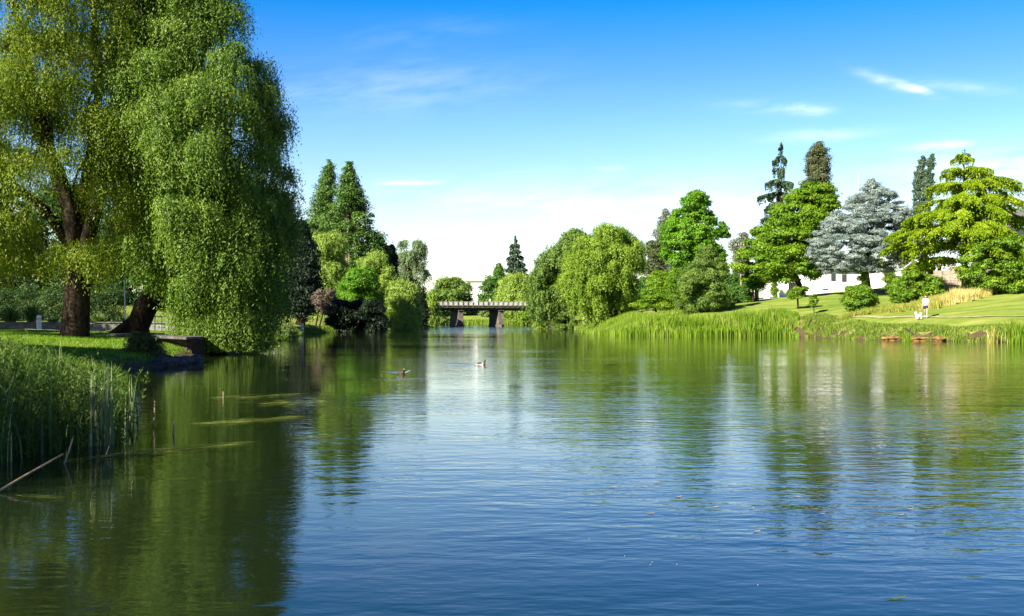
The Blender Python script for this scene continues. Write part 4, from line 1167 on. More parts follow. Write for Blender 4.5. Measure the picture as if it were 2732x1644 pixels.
# church spire / mast behind the blue cedar
p = on(2290, 240)
zt = zat(462, 240) - p[2]
sp = empty('radio_mast', p, 'thin lattice mast rising behind the blue cedar', 'mast')
b = MB()
for a_ in range(3):
    th = a_ * 2.094
    b.tube([(0.75 * math.cos(th), 0.75 * math.sin(th), 0), (0.08 * math.cos(th), 0.08 * math.sin(th), zt * 0.88)], 0.055, 4)
for k in range(14):
    z0, z1 = zt * 0.88 * k / 14, zt * 0.88 * (k + 1) / 14
    r0_, r1_ = 0.75 - 0.67 * k / 14, 0.75 - 0.67 * (k + 1) / 14
    for a_ in range(3):
        t0, t1 = a_ * 2.094, (a_ + 1) * 2.094
        b.tube([(r0_ * math.cos(t0), r0_ * math.sin(t0), z0), (r1_ * math.cos(t1), r1_ * math.sin(t1), z1)], 0.03, 4)
b.build('lattice', 'steel', sp)
b = MB(); b.tube([(0, 0, zt * 0.86), (0, 0, zt)], [0.07, 0.03], 6); b.build('antenna', 'steel', sp)
b = MB(); b.box((0, 0, zt * 0.89), (0.9, 0.08, 0.08)); b.box((0, 0, zt * 0.93), (0.5, 0.08, 0.08)); b.build('crossbar', 'steel', sp)

# ------------------------------------------------------------------ built things on the near left lawn
p = on(104, 73)
bo = empty('bollard', p, 'white round bollard in front of the flax by the low wall', 'bollard')
b = MB(); b.tube([(0, 0, -0.1), (0, 0, 0.86)], 0.155, 18); b.build('body', 'white', bo, smooth=False)
b = MB(); b.tube([(0, 0, 0.86), (0, 0, 0.92), (0, 0, 0.97)], [0.158, 0.145, 0.06], 18); b.build('cap', 'white', bo)
b = MB(); b.tube([(0, 0, 0.70), (0, 0, 0.76)], 0.160, 18); b.build('band', 'pole', bo)

b = MB()
xs = np.linspace(-44, -19.6, 26)
for a_, c_ in zip(xs[:-1], xs[1:]):
    yy = 76 - 0.02 * (a_ + 30)
    zg = g1((a_ + c_) / 2, yy)
    b.box(((a_ + c_) / 2, yy, zg + 0.10), (c_ - a_ - 0.012, 0.3, 0.56))
b.box((-31.8, 76, g1(-31.8, 76) + 0.41), (24.4, 0.36, 0.06))
tag(b.build('low_wall', 'concrete'), 'low grey concrete wall running behind the willow trunks', 'wall')

p = on(252, 66)
b = MB(); b.box((0, 0, 0.12), (0.95, 0.9, 0.22)); b.box((0, 0, 0.25), (1.05, 1.0, 0.05))
tag(b.build('concrete_step', 'pathm', loc=p, bevel=0.01), 'brown step block beside the upright willow trunk', 'step')

# concrete platform reaching out to the water's edge
b = MB()
zp = 0.80
b.prism([(-21.4, 57.6), (-12.8, 44.2), (-12.5, 45.5), (-13.8, 50.0), (-19.8, 60.4)], zp - 0.10, zp)
pl = tag(b.build('platform', 'dark_concrete'), 'thin concrete platform jutting over the dark bank below the leaning willow', 'platform')
b = MB()
for a_, c_ in (((-20.5, 57.6), (-13.2, 46.0)), ((-13.2, 46.0), (-13.2, 49.5))):
    P0, P1 = np.array(a_), np.array(c_)
    m_ = (P0 + P1) / 2
    b.box((m_[0], m_[1], 0.25), (np.linalg.norm(P1 - P0), 0.2, 0.84), rz=math.atan2(P1[1] - P0[1], P1[0] - P0[0]))
b.build('void_shade_wall', 'darkwood', pl)  # dark boards stand in for the shaded void below the slab

p = on(460, 71)
ra = empty('metal_railing', p, 'galvanised metal railing with two rails right of the leaning willow trunk', 'railing')
for zz in (0.52, 0.98):
    b = MB(); b.tube([(-1.1, 0, zz), (1.35, 0.5, zz)], 0.028, 8); b.build('rail', 'steel', ra)
for k in range(7):
    t = k / 6
    b = MB(); b.tube([(-1.1 + 2.45 * t, 0.5 * t, -0.15), (-1.1 + 2.45 * t, 0.5 * t, 1.0)], 0.032, 8); b.build('post', 'steel', ra)
p = on(336, 70)
b = MB(); b.tube([(0, 0, -0.1), (-0.05, 0, 1.0), (-0.12, 0, 3.4)], [0.04, 0.04, 0.035], 8); b.tube([(0, 0, -0.02), (0, 0, 0.06)], 0.09, 10)
tag(b.build('metal_pole', 'steel', loc=p), 'thin metal pole between the two willow trunks', 'pole')
p = on(806, 108)
b = MB(); b.box((0, 0, 0.5), (0.28, 0.2, 1.15)); b.box((0, 0, 1.09), (0.32, 0.24, 0.05))
tag(b.build('marker_post', 'rail', loc=p), 'pale marker post on the left bank lawn by the purple tree', 'post')

# flax clumps, rocks
def blades(rng, P, h, wd, lean=0.25, curl=0.5, seg=3):
    """grass or reed blades: ribbons that taper and bend"""
    n = len(P)
    h = np.broadcast_to(h, (n,)); wd = np.broadcast_to(wd, (n,))
    az = rng.uniform(0, 2 * math.pi, n)
    fa = az + rng.normal(math.pi / 2, 0.7, n)
    sd = np.stack([np.cos(fa), np.sin(fa), 0 * az], -1)
    ld = np.stack([np.cos(az), np.sin(az), 0 * az], -1) * (np.abs(rng.normal(0, lean, n)) * h)[:, None]
    cu = rng.uniform(0, curl, n)
    ts = np.linspace(0, 1, seg + 1)
    pts = []
    for t in ts:
        q = P + ld * (t ** 2)[..., None] if np.ndim(t) else P + ld * t ** 2
        q = q + np.stack([0 * h, 0 * h, h * (t - cu * 0.25 * t ** 3)], -1)
        pts.append(q)
    V = np.empty((n, seg, 4, 3), np.float32)
    for k in range(seg):
        w0 = wd * (1 - ts[k] ** 2.2) * 0.5; w1 = wd * (1 - ts[k + 1] ** 2.2) * 0.5 + 1e-4
        V[:, k, 0] = pts[k] - sd * w0[:, None]; V[:, k, 1] = pts[k] + sd * w0[:, None]
        V[:, k, 2] = pts[k + 1] + sd * w1[:, None]; V[:, k, 3] = pts[k + 1] - sd * w1[:, None]
    return V.reshape(-1, 3), seg


def bladeobj(name, rng, P, h, wd, m, parent=None, loc=None, tsd=0.2, tmean=0.45, **kw):
    V, seg = blades(rng, P, h, wd, **kw)
    return quads(name, V, m, parent, np.repeat(np.clip(rng.normal(tmean, tsd, len(P)), 0, 1), seg), loc)


rng = np.random.default_rng(5)
for px, Y, hh, lab in ((28, 77.2, 1.75, 'arching flax clump left of the white bollard'), (84, 78.6, 2.2, 'taller flax clump right behind the white bollard'),
                       (142, 77.5, 0.9, 'low flax clump between bollard and upright willow'), (262, 77.5, 1.2, 'flax clump between the two willow trunks behind the low wall')):
    p = on(px, Y)
    n = 260
    r_ = rng.uniform(0, 0.25, n); a_ = rng.uniform(0, 6.28, n)
    V = np.stack([r_ * np.cos(a_), r_ * np.sin(a_), 0 * r_ - 0.05], -1)
    tag(bladeobj('flax_plant', rng, V, hh * rng.uniform(0.6, 1.05, n), 0.07, 'flax', loc=p, lean=0.6, curl=1.3, seg=4), lab, 'plant', 'flax clumps by the low wall')

rr_ = np.random.default_rng(77)
labs = ['flat grey rock at the foot of the reddish shrub, left end of the row', 'small dark rock below the reddish shrub', 'largest rock under the reddish shrub at the water', 'rounded rock right of the largest under the platform',
        'rock at the water under the platform edge', 'last rock of the row toward the drooping willow']
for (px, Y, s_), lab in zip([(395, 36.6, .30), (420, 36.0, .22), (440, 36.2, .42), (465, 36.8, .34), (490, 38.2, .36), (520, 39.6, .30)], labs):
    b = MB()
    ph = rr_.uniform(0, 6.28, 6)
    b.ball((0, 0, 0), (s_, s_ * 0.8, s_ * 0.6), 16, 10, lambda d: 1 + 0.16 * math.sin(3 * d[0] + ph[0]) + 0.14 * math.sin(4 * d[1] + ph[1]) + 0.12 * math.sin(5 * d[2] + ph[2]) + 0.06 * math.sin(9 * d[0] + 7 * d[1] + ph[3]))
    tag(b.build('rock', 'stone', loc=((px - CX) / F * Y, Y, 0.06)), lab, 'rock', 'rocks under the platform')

# ------------------------------------------------------------------ reeds, bank grass, dry grass (nobody could count them)
def scatter(rng, n, x0, x1, y0, y1, ok):
    out = []
    tot = 0
    while tot < n:
        x = rng.uniform(x0, x1, n); y = rng.uniform(y0, y1, n)
        k = ok(x, y)
        out.append(np.stack([x[k], y[k]], -1)); tot += k.sum()
    return np.concatenate(out)[:n]


def pxof(x, y): return CX + x / y * F


rng = np.random.default_rng(6)
ok = lambda x, y: (lambda d, p: (d > -0.9) & (d < 3.4) & (p > 1545) & (p < 2132))(sdist(x, y), pxof(x, y))
xy = scatter(rng, 42000, 5, 26, 93, 140, ok)
p = pxof(xy[:, 0], xy[:, 1]); d = sdist(xy[:, 0], xy[:, 1])
hh = np.interp(p, [1545, 1600, 1680, 1780, 1900, 1990, 2040, 2100, 2132], [0.45, 0.85, 1.2, 1.2, 1.25, 1.7, 1.45, 1.1, 0.5]) * rng.uniform(0.5, 1.1, len(p)) * np.interp(d, [-0.9, 0, 3.4], [0.75, 1, 0.72])
hh *= 1 + 0.10 * np.sin(xy[:, 0] * 2.1) * np.sin(xy[:, 1] * 1.7)
z = np.maximum(gz(xy[:, 0], xy[:, 1]), -0.05)
tm = np.clip(0.42 + 0.18 * np.sin(xy[:, 0] * 1.3 + xy[:, 1]), 0, 1)
V, sg = blades(rng, np.stack([xy[:, 0], xy[:, 1], z], -1), hh, 0.065, lean=0.13, curl=0.4)
tag(quads('reed_bed', V, 'reed', None, np.repeat(np.clip(tm + rng.normal(0, 0.18, len(p)), 0, 1), sg)), kind='stuff')

ok = lambda x, y: (lambda d, p: (d > -0.25) & (d < 2.6) & (p > 2080) & (p < 2900) & ((d > 0.9) | (np.sin(x * 2.3 + 1.7 * np.sin(y * 1.1)) * np.sin(y * 2.1 + x) > -0.15)))(sdist(x, y), pxof(x, y))
xy = scatter(rng, 30000, 20, 46, 58, 98, ok)
d = sdist(xy[:, 0], xy[:, 1])
cl = 0.5 + 0.5 * np.sin(xy[:, 0] * 1.7 + 2 * np.sin(xy[:, 1] * 0.9)) * np.sin(xy[:, 1] * 1.3)
hh = rng.uniform(0.12, 0.42, len(xy)) * (0.45 + 0.9 * cl) * np.interp(d, [-0.3, 0.3, 2.6], [1.2, 1.2, 0.5])
V, sg = blades(rng, np.stack([xy[:, 0], xy[:, 1], np.maximum(gz(xy[:, 0], xy[:, 1]), 0) - 0.02], -1), hh, 0.05, lean=0.45, curl=0.9)
tag(quads('bank_grass', V, 'reed_far', None, np.repeat(np.clip(rng.normal(0.4, 0.22, len(d)) + 0.3 * (cl < 0.25), 0, 1), sg)), kind='stuff')

ok = lambda x, y: (lambda d, p: (d > -0.3) & (d < 1.6) & (p > 1380) & (p < 1600))(sdist(x, y), pxof(x, y))
xy = scatter(rng, 9000, 4, 12, 112, 200, ok)
V, sg = blades(rng, np.stack([xy[:, 0], xy[:, 1], np.maximum(gz(xy[:, 0], xy[:, 1]), 0) - 0.02], -1), rng.uniform(0.25, 0.7, len(xy)), 0.09, lean=0.35)
tag(quads('waterside_grass', V, 'reed_far', None, np.repeat(np.clip(rng.normal(0.45, 0.2, len(xy)), 0, 1), sg)), kind='stuff')

# dry yellow grass strip behind the walker
def dryok(x, y):
    p = pxof(x, y)
    yc = np.interp(p, [2240, 2350, 2480, 2560, 2660], [92.5, 92.5, 93.5, 95.5, 98.5])
    hw = np.interp(p, [2240, 2300, 2420, 2560, 2640, 2665], [0.5, 1.4, 2.2, 4.2, 2.8, 0.5])
    return (np.abs(y - yc + 0.5 * np.sin(x * 1.9)) < hw * (0.8 + 0.35 * np.sin(x * 2.7 + 1.3 * y))) & (p > 2240) & (p < 2665)
xy = scatter(rng, 26000, 26, 46, 86, 106, dryok)
p = pxof(xy[:, 0], xy[:, 1])
V, sg = blades(rng, np.stack([xy[:, 0], xy[:, 1], gz(xy[:, 0], xy[:, 1]) - 0.03], -1), rng.uniform(0.2, 0.75, len(xy)) * np.interp(p, [2240, 2450, 2540, 2660], [0.7, 0.8, 1.35, 1.2]), 0.045, lean=0.35)
tag(quads('dry_grass', V, 'hay', None, np.repeat(np.clip(np.interp(p, [2240, 2430, 2500, 2560, 2660], [0.1, 0.25, 0.45, 0.9, 0.6]) + rng.normal(0, 0.2, len(p)), 0, 1), sg)), kind='stuff')

# undergrowth below the birches
ok = lambda x, y: (lambda p: (p > 1700) & (p < 1960) & (np.abs(y - np.interp(p, [1700, 1960], [108, 113])) < 2.2))(pxof(x, y))
xy = scatter(rng, 9000, 10, 26, 100, 120, ok)
V, sg = blades(rng, np.stack([xy[:, 0], xy[:, 1], gz(xy[:, 0], xy[:, 1]) - 0.03], -1), rng.uniform(0.2, 0.6, len(xy)), 0.06, lean=0.5)
tag(quads('undergrowth', V, 'reed', None, np.repeat(np.clip(rng.normal(0.6, 0.2, len(xy)), 0, 1), sg)), kind='stuff')

# far bank grass under the bridge
ok = lambda x, y: (lambda d: (d > -0.3) & (d < 2.2))(sdist(x, y))
xy = scatter(rng, 9000, -40, 10, 285, 308, lambda x, y: ok(x, y) & (y > 290))
V, sg = blades(rng, np.stack([xy[:, 0], xy[:, 1], np.maximum(gz(xy[:, 0], xy[:, 1]), 0)], -1), rng.uniform(0.6, 1.5, len(xy)), 0.16, lean=0.2)
tag(quads('far_reeds', V, 'reed', None, np.repeat(np.clip(rng.normal(0.5, 0.2, len(xy)), 0, 1), sg)), kind='stuff')

# left bank fringe grass between the drooping willow and the dark bushes, and on the near lawn edge
ok = lambda x, y: (lambda d, p: (d > -0.15) & (d < 1.2) & (p > 640) & (p < 900))(sdist(x, y), pxof(x, y))
xy = scatter(rng, 9000, -24, -10, 55, 132, ok)
V, sg = blades(rng, np.stack([xy[:, 0], xy[:, 1], np.maximum(gz(xy[:, 0], xy[:, 1]), 0) - 0.02], -1), rng.uniform(0.15, 0.5, len(xy)), 0.06, lean=0.5)
tag(quads('left_bank_grass', V, 'reed_far', None, np.repeat(np.clip(rng.normal(0.2, 0.2, len(xy)), 0, 1), sg)), kind='stuff')

# lawn blades on the near left lawn
ok = lambda x, y: (lambda d, p: (d > 0.3) & (p > -80) & (p < 520))(sdist(x, y), pxof(x, y))
xy = scatter(rng, 60000, -32, -8, 22, 68, ok)
V, sg = blades(rng, np.stack([xy[:, 0], xy[:, 1], gz(xy[:, 0], xy[:, 1]) - 0.01], -1), rng.uniform(0.04, 0.12, len(xy)), 0.022, lean=0.6, seg=2)
tag(quads('lawn_grass', V, 'bright2', None, np.repeat(np.clip(rng.normal(0.5, 0.2, len(xy)), 0, 1), sg)), kind='stuff')

# the reed and herb bed in the left foreground
rng = np.random.default_rng(8)
def bedok(x, y):
    p = pxof(x, y); d = sdist(x, y)
    edge = np.interp(y, [10.5, 12, 14.5, 18, 24, 30], [180, 260, 335, 340, 330, 330])
    return (d > -1.4) & (p > -140) & (p < edge + 26 * np.sin(y * 5) + 18 * np.sin(y * 13 + x * 9)) & (y > 11.6 + 0.0062 * np.maximum(p, 0))
def bedtop(x, y, p):
    a = np.interp(y, [10.5, 12, 13, 20, 25], [0.75, 1.05, 1.18, 1.06, 0.95]); c = np.interp(y, [10.5, 14, 20, 25], [0.55, 0.78, 0.52, 0.38])
    f = np.clip(p / 330.0, -0.2, 1.05) ** 1.0 if np.isscalar(p) else np.clip(p / 330.0, -0.2, 1.05)
    return (a * (1 - f) + c * f) * (1 + 0.16 * np.sin(x * 3.1 + 1.0) * np.sin(y * 2.3))
xy = scatter(rng, 2200, -14, -4, 10.5, 25, bedok)
p = pxof(xy[:, 0], xy[:, 1])
zg = np.maximum(gz(xy[:, 0], xy[:, 1]), -0.05)
top = bedtop(xy[:, 0], xy[:, 1], p)
hs_ = np.maximum(top - zg, 0.25) * rng.uniform(0.7, 1.08, len(p))
base = np.stack([xy[:, 0], xy[:, 1], zg], -1)
az = rng.uniform(0, 6.28, len(p)); ln = np.abs(rng.normal(0, 0.16, len(p))) * hs_
tipv = base + np.stack([np.cos(az) * ln, np.sin(az) * ln, hs_], -1)
nl = 46
t = rng.uniform(0.02, 1.0, (len(p), nl)) ** 0.85
P = base[:, None] * (1 - t[..., None]) + tipv[:, None] * t[..., None]
a2 = rng.uniform(0, 6.28, (len(p), nl))
D = np.stack([np.cos(a2), np.sin(a2), rng.uniform(0.1, 1.3, a2.shape)], -1)
L_ = 0.085 * rng.uniform(0.6, 1.3, a2.shape)
P = (P + unit(D) * (L_ * 0.5)[..., None]).reshape(-1, 3)
D = D.reshape(-1, 3)
N = np.stack([-D[:, 0] * 0.4, -D[:, 1] * 0.4, np.ones(len(D))], -1) + rng.normal(0, 0.35, (len(D), 3))
V = leafquads(P, D, N, L_.ravel(), 0.016)
tint = np.clip(np.repeat(rng.normal(0.42, 0.18, len(p)), nl) + rng.normal(0, 0.12, len(P)), 0, 1)
Vs_, sgs = blades(rng, base, hs_, 0.008, lean=0.1, curl=0.2)
tag(quads('herb_bed', np.concatenate([V, Vs_]), 'herb', None, np.concatenate([tint, np.repeat(np.full(len(p), 0.3), sgs)])), kind='stuff')
xy = scatter(rng, 2600, -14, -4, 11.6, 25, bedok)
zg = np.maximum(gz(xy[:, 0], xy[:, 1]), -0.05)
p = pxof(xy[:, 0], xy[:, 1])
hh = (bedtop(xy[:, 0], xy[:, 1], p) - zg).clip(0.25) * rng.uniform(0.45, 1.15, len(p))
V, sg = blades(rng, np.stack([xy[:, 0], xy[:, 1], zg], -1), hh, rng.uniform(0.010, 0.026, len(p)), lean=0.22, curl=0.6, seg=4)
tag(quads('near_reeds', V, 'cattail', None, np.repeat(np.where(rng.uniform(size=len(p)) < 0.1, 1.0, np.clip(rng.normal(0.36, 0.2, len(p)), 0, 0.85)), sg)), kind='stuff')

for px, py, Y, hh, nb_, lab in ((283, 1182, 13.5, 1.15, 26, 'tall pale-green cattail at the outer end of the reeds'), (255, 1188, 13.3, 1.0, 18, 'cattail just left of the outermost tall one'),
                           (240, 1150, 14.6, 1.1, 16, 'cattail behind the two outermost ones'), (150, 1110, 17.5, 1.35, 22, 'wide-leaved cattail rising in the middle of the reeds'),
                           (60, 1080, 18.5, 1.45, 16, 'cattail with two dark upright blades near the left edge'), (345, 1160, 14.3, 0.95, 9, 'sparse thin cattail standing alone in the water')):
    n = nb_
    q = rng.normal(0, 0.05, (n, 3)); q[:, 2] = -0.08
    tag(bladeobj('cattail', rng, q, hh * rng.uniform(0.6, 1.05, n), 0.024 if nb_ > 9 else 0.014, 'cattail', loc=((px - CX) / F * Y, Y, max(g1((px - CX) / F * Y, Y), 0.0)), lean=0.18, curl=0.3, seg=5, tmean=0.7),
        lab, 'plant', 'cattails in the left foreground')

# dead stems poking out of the water
def stick(pa, pb, r_, lab, grp='dead reed stems in the water'):
    b = MB(); b.tube([pa, (pa * 0.5 + pb * 0.5) + np.array([0.008, 0, 0.01]), pb], [r_, r_ * 0.9, r_ * 0.7], 7)
    base = pa.copy()
    b.v = [(v[0] - base[0], v[1] - base[1], v[2] - base[2]) for v in b.v]
    tag(b.build('dead_stem', 'twig', loc=base), lab, 'stick', grp)
def wp(px, py, dz=0.0):
    Y = H * F / (py - HZ)
    return np.array([(px - CX) / F * Y, Y, dz])
def stick_px(px0, py0, px1, py1, r_, lab, dy=0.0):
    a_ = wp(px0, py0, -0.06); Y = a_[1] + dy
    stick(a_, at(px1, py1, Y), r_, lab)
stick_px(409, 1136, 413, 1070, 0.013, 'upright pale stem, taller of the two standing in open water')
stick_px(459, 1158, 464, 1124, 0.013, 'shorter upright pale stem right of the taller one')
stick_px(595, 1063, 595, 1044, 0.013, 'tiny stem stub poking from the farthest weed mat')
stick_px(166, 1236, 197, 1163, 0.010, 'leaning dead stem below the reeds')
stick_px(275, 1216, 292, 1190, 0.008, 'short leaning stem beside the outer cattail')
stick_px(-60, 1325, 168, 1212, 0.011, 'long pale branch slanting out of the water at the left edge', 0.9)
stick_px(8, 1296, 42, 1309, 0.010, 'short pale broken stem floating under the slanting branch', -0.2)

# weed mats drifting on the water
rng = np.random.default_rng(9)
def weed(px0, px1, py0, py1, n, lab, slope=0.0):
    n = int(n * 0.65)
    pxs = rng.uniform(px0, px1, n)
    t = (pxs - px0) / (px1 - px0)
    pyc = py0 + (py1 - py0) * t + rng.normal(0, 4.2, n) * (1.25 - np.abs(2 * t - 1))
    Y = H * F / (pyc - HZ)
    P = np.stack([(pxs - CX) / F * Y, Y, rng.uniform(0.004, 0.02, n)], -1)
    a_, c_ = wp(px0, py0), wp(px1, py1)
    d0 = unit((c_ - a_)[None])[0]
    D = d0 + rng.normal(0, 0.3, (n, 3)) * np.array([1, 1, 0.03])
    N = np.array([0, 0, 1.0]) + rng.normal(0, 0.25, (n, 3))
    Lm = np.linalg.norm(c_ - a_)
    L = rng.uniform(0.12, 0.34, n) * Lm
    for k_ in range(3):            # long stems that tie the mat together
        P[k_] = (a_ + c_) / 2 + np.array([0, 0.05 * (k_ - 1), 0.008]); D[k_] = d0; L[k_] = Lm * 1.02; N[k_] = (0, 0, 1)
    V = leafquads(P, D, N, L, rng.uniform(0.005, 0.011, n))
    o = P.mean(0); o[2] = 0
    V[:, 2] = np.clip(V[:, 2], 0.003, 0.05)
    tag(quads('floating_weed', V - o.astype(np.float32), 'weed', None, np.clip(rng.normal(0.45, 0.25, n), 0, 1), loc=o), lab, 'weed', 'floating weed mats')
weed(560, 790, 1064, 1054, 60, 'farthest floating weed mat with the tiny stem stub')
weed(520, 830, 1132, 1112, 110, 'long floating weed mat in the middle, two stems to its left')
weed(225, 640, 1226, 1185, 150, 'nearest and widest weed mat below the two upright stems')
weed(770, 900, 1174, 1164, 40, 'small floating weed strand at the edge of the blue water')
weed(690, 860, 1078, 1073, 80, 'thin weed streak right of the farthest mat')
weed(40, 180, 1322, 1332, 10, 'few loose strands floating under the slanting branch')

# ------------------------------------------------------------------ eroded right bank
rng = np.random.default_rng(12)
for (px, py, w_, h_, lab) in ((2385, 901, 66, 9, 'long flat orange clay slab on the right bank, left one of three'), (2452, 902, 54, 8, 'middle orange clay slab on the right bank'),
                              (2508, 903, 40, 10, 'rounded orange clay lump on the right bank, right one of three')):
    Y = 76.2 - (px - 2385) * 0.012
    while sdist(np.array([(px - CX) / F * Y]), np.array([Y]))[0] < 0.1: Y += 0.1
    s_ = Y / F
    ph = rng.uniform(0, 6.28, 8)
    b = MB(); b.ball((0, 0, 0), (w_ * s_ / 2, 0.7, h_ * s_ * 0.9), 40, 20, lambda d: 1 + 0.16 * math.sin(4 * d[0] + ph[0]) + 0.12 * math.sin(5 * d[2] + ph[1]) + 0.12 * math.sin(7 * d[1] + ph[2])
                             + 0.07 * math.sin(13 * d[0] + ph[3]) * math.sin(11 * d[2] + ph[4]) + 0.05 * math.sin(23 * d[0] + 19 * d[1] + ph[5]))
    tag(b.build('clay_slab', 'clay', loc=((px - CX) * s_, Y, 0.10), smooth=True), lab, 'clay bank', 'orange clay on the right bank')
for (px0, px1, h0, h1, r_, lab) in ((2300, 2352, .12, .28, .05, 'dead branch lying along the foot of the right bank'), (2419, 2430, .0, .75, .085, 'dark stump root between the two left clay slabs'),
                                    (2474, 2492, .0, .55, .08, 'dark root arching over the water left of the clay lump'), (2330, 2336, .0, .8, .06, 'dark upright root left of the clay slabs')):
    Y = 76.5
    while sdist(np.array([(px0 - CX) / F * Y]), np.array([Y]))[0] < 0.05: Y += 0.1
    A = np.array([(px0 - CX) / F * Y, Y, h0 - 0.1]); B = np.array([(px1 - CX) / F * Y, Y + 0.5, h1])
    b = MB()
    mid_ = (A + B) / 2 + np.array([0.10, -0.12, 0.06])
    P = np.concatenate([curve(A, mid_, (0.06, 0, 0), 4), curve(mid_, B, (-0.06, 0, 0.03), 4)[1:]])
    b.tube(P, np.linspace(r_, r_ * .35, len(P)), 8, rng, 0.25)
    for k_ in range(3):
        q = P[rng.integers(2, 6)]
        b.tube(curve(q, q + np.array([rng.uniform(-.5, .5), -0.1, rng.uniform(-.3, .25)]), (0, 0, .08), 5), np.linspace(r_ * .5, r_ * .15, 5), 6, rng, 0.2)
    b.v = [tuple(np.array(v) - A) for v in b.v]
    tag(b.build('driftwood', 'darkwood' if r_ > .055 else 'twig', loc=A), lab, 'root')
for px, Y, hh, lab in ((2652, 73.0, 1.5, 'tuft of pale dead stems on the right bank'), (2700, 71.0, 2.0, 'tall green sedge clump at the right edge of the bank'), (2722, 70.2, 1.7, 'bushy sedge clump cut by the right edge'),
                       (2420, 76.6, 0.8, 'dark weedy tuft above the clay slabs')):
    x = (px - CX) / F * Y
    n = 60 if px == 2652 else 220
    q = rng.normal(0, 0.2 if px != 2420 else 0.1, (n, 3)); q[:, 2] = -0.05
    tag(bladeobj('sedge', rng, q, hh * rng.uniform(0.4, 1.0, n), 0.045, 'hay' if px == 2652 else 'reed', loc=(x, Y, max(0.0, g1(x, Y))), lean=0.22), lab, 'plant', 'tufts on the right bank')


# ------------------------------------------------------------------ people, dog, ducks
def skin(name, J, E, m, parent=None, loc=None, rz=0.0, sub=2, root_i=0):
    """J: list of (x,y,z,radius); E: edges. A smooth continuous body grown around the joints"""
    me = bpy.data.meshes.new(name)
    me.from_pydata([j[:3] for j in J], E, [])
    o = bpy.data.objects.new(name, me)
    COL.objects.link(o)
    sk = o.modifiers.new('skin', 'SKIN')
    sk.use_smooth_shade = True
    for d, j in zip(me.skin_vertices[0].data, J):
        d.radius = (j[3], j[3] * (j[4] if len(j) > 4 else 1.0))
    me.skin_vertices[0].data[root_i].use_root = True
    if sub:
        ss = o.modifiers.new('smooth', 'SUBSURF')
        ss.levels = ss.render_levels = sub
    me.materials.append(M[m])
    if parent: o.parent = parent
    if loc is not None: o.location = loc
    o.rotation_euler = (0, 0, rz)
    return o


def chain(J, E, pts, start=None):
    prev = start
    for p in pts:
        J.append(p); i = len(J) - 1
        if prev is not None: E.append((prev, i))
        prev = i
    return prev


def hand(J, E, wrist, palm, side):
    """palm then four unequal curled fingers and a thumb from the side of the palm"""
    x, y, z = palm
    J.append((x, y, z, 0.028, 0.6)); E.append((wrist, len(J) - 1)); pi = len(J) - 1
    for k, (dy, ln) in enumerate(((-0.030, 0.066), (-0.010, 0.076), (0.010, 0.070), (0.029, 0.055))):
        chain(J, E, [(x, y + dy, z - 0.045, 0.0095), (x - side * 0.006, y + dy - 0.004, z - 0.045 - ln * 0.5, 0.0085), (x - side * 0.022, y + dy - 0.008, z - 0.045 - ln, 0.007)], pi)
    chain(J, E, [(x - side * 0.01, y - 0.035, z - 0.012, 0.011), (x - side * 0.022, y - 0.055, z - 0.045, 0.009)], pi)


def head_parts(root, c, face_dir, hair=True, scale=1.0):
    """hair, eyes and mouth set on the head; face_dir = unit horizontal vector the face looks along"""
    fx, fy = face_dir
    sx, sy = -fy, fx
    if hair:
        b = MB()
        def hf(d):
            f = d[0] * fx + d[1] * fy
            return 1.0 if f < 0.35 or d[2] > 0.55 else 0.86
        b.ball((c[0] - fx * 0.018, c[1] - fy * 0.018, c[2] + 0.012), (0.098 * scale, 0.098 * scale, 0.125 * scale), 16, 10, hf)
        for k in (-1, 0, 1):
            b.tube([(c[0] - fx * 0.05 + sx * 0.07 * k, c[1] - fy * 0.05 + sy * 0.07 * k, c[2] + 0.03), (c[0] - fx * 0.06 + sx * 0.085 * k, c[1] - fy * 0.06 + sy * 0.085 * k, c[2] - 0.10),
                    (c[0] - fx * 0.05 + sx * 0.09 * k, c[1] - fy * 0.05 + sy * 0.09 * k, c[2] - 0.21)], [0.05, 0.05, 0.02], 8)
        b.build('hair', 'hair', root, smooth=True)
    for k in (-1, 1):
        b = MB(); b.ball((c[0] + fx * 0.084 + sx * 0.032 * k, c[1] + fy * 0.084 + sy * 0.032 * k, c[2] + 0.005), 0.011, 8, 6); b.build('eye', 'black', root, smooth=True)
    b = MB(); b.ball((c[0] + fx * 0.088, c[1] + fy * 0.088, c[2] - 0.058), (0.022, 0.022, 0.006), 8, 5); b.build('mouth', 'clay', root, smooth=True)


# the walker: coming towards the camera, a little to the left, left foot forward
wp_ = on(2470, 84, 0.05)
wk = empty('person', wp_, 'person with long brown hair in white T-shirt and dark shorts walking a dog', 'person', rz=R(-28))
J, E = [], []
pel = chain(J, E, [(0, 0, 0.90, 0.125, 0.8)])
che = chain(J, E, [(0, -0.01, 1.08, 0.115, 0.75), (0, -0.01, 1.27, 0.135, 0.72), (0, 0, 1.36, 0.11, 0.7)], pel)
nk = chain(J, E, [(0, -0.005, 1.43, 0.048), (0, -0.015, 1.475, 0.052)], che)
hd = chain(J, E, [(0, -0.022, 1.535, 0.082, 1.1), (0, -0.020, 1.61, 0.070, 1.1)], nk)
J.append((0, -0.118, 1.530, 0.013)); E.append((nk + 1, len(J) - 1))                 # nose
for s_ in (-1, 1): J.append((s_ * 0.088, -0.005, 1.545, 0.014)); E.append((nk + 1, len(J) - 1))   # ears
for s_, sw in ((-1, -0.12), (1, 0.10)):
    w_ = chain(J, E, [(s_ * 0.165, 0, 1.345, 0.050), (s_ * 0.215, 0.02 - sw * .2, 1.09, 0.037), (s_ * 0.225, -0.05 + sw, 0.875, 0.025)], che)
    hand(J, E, w_, (s_ * 0.228, -0.06 + sw, 0.82), s_)
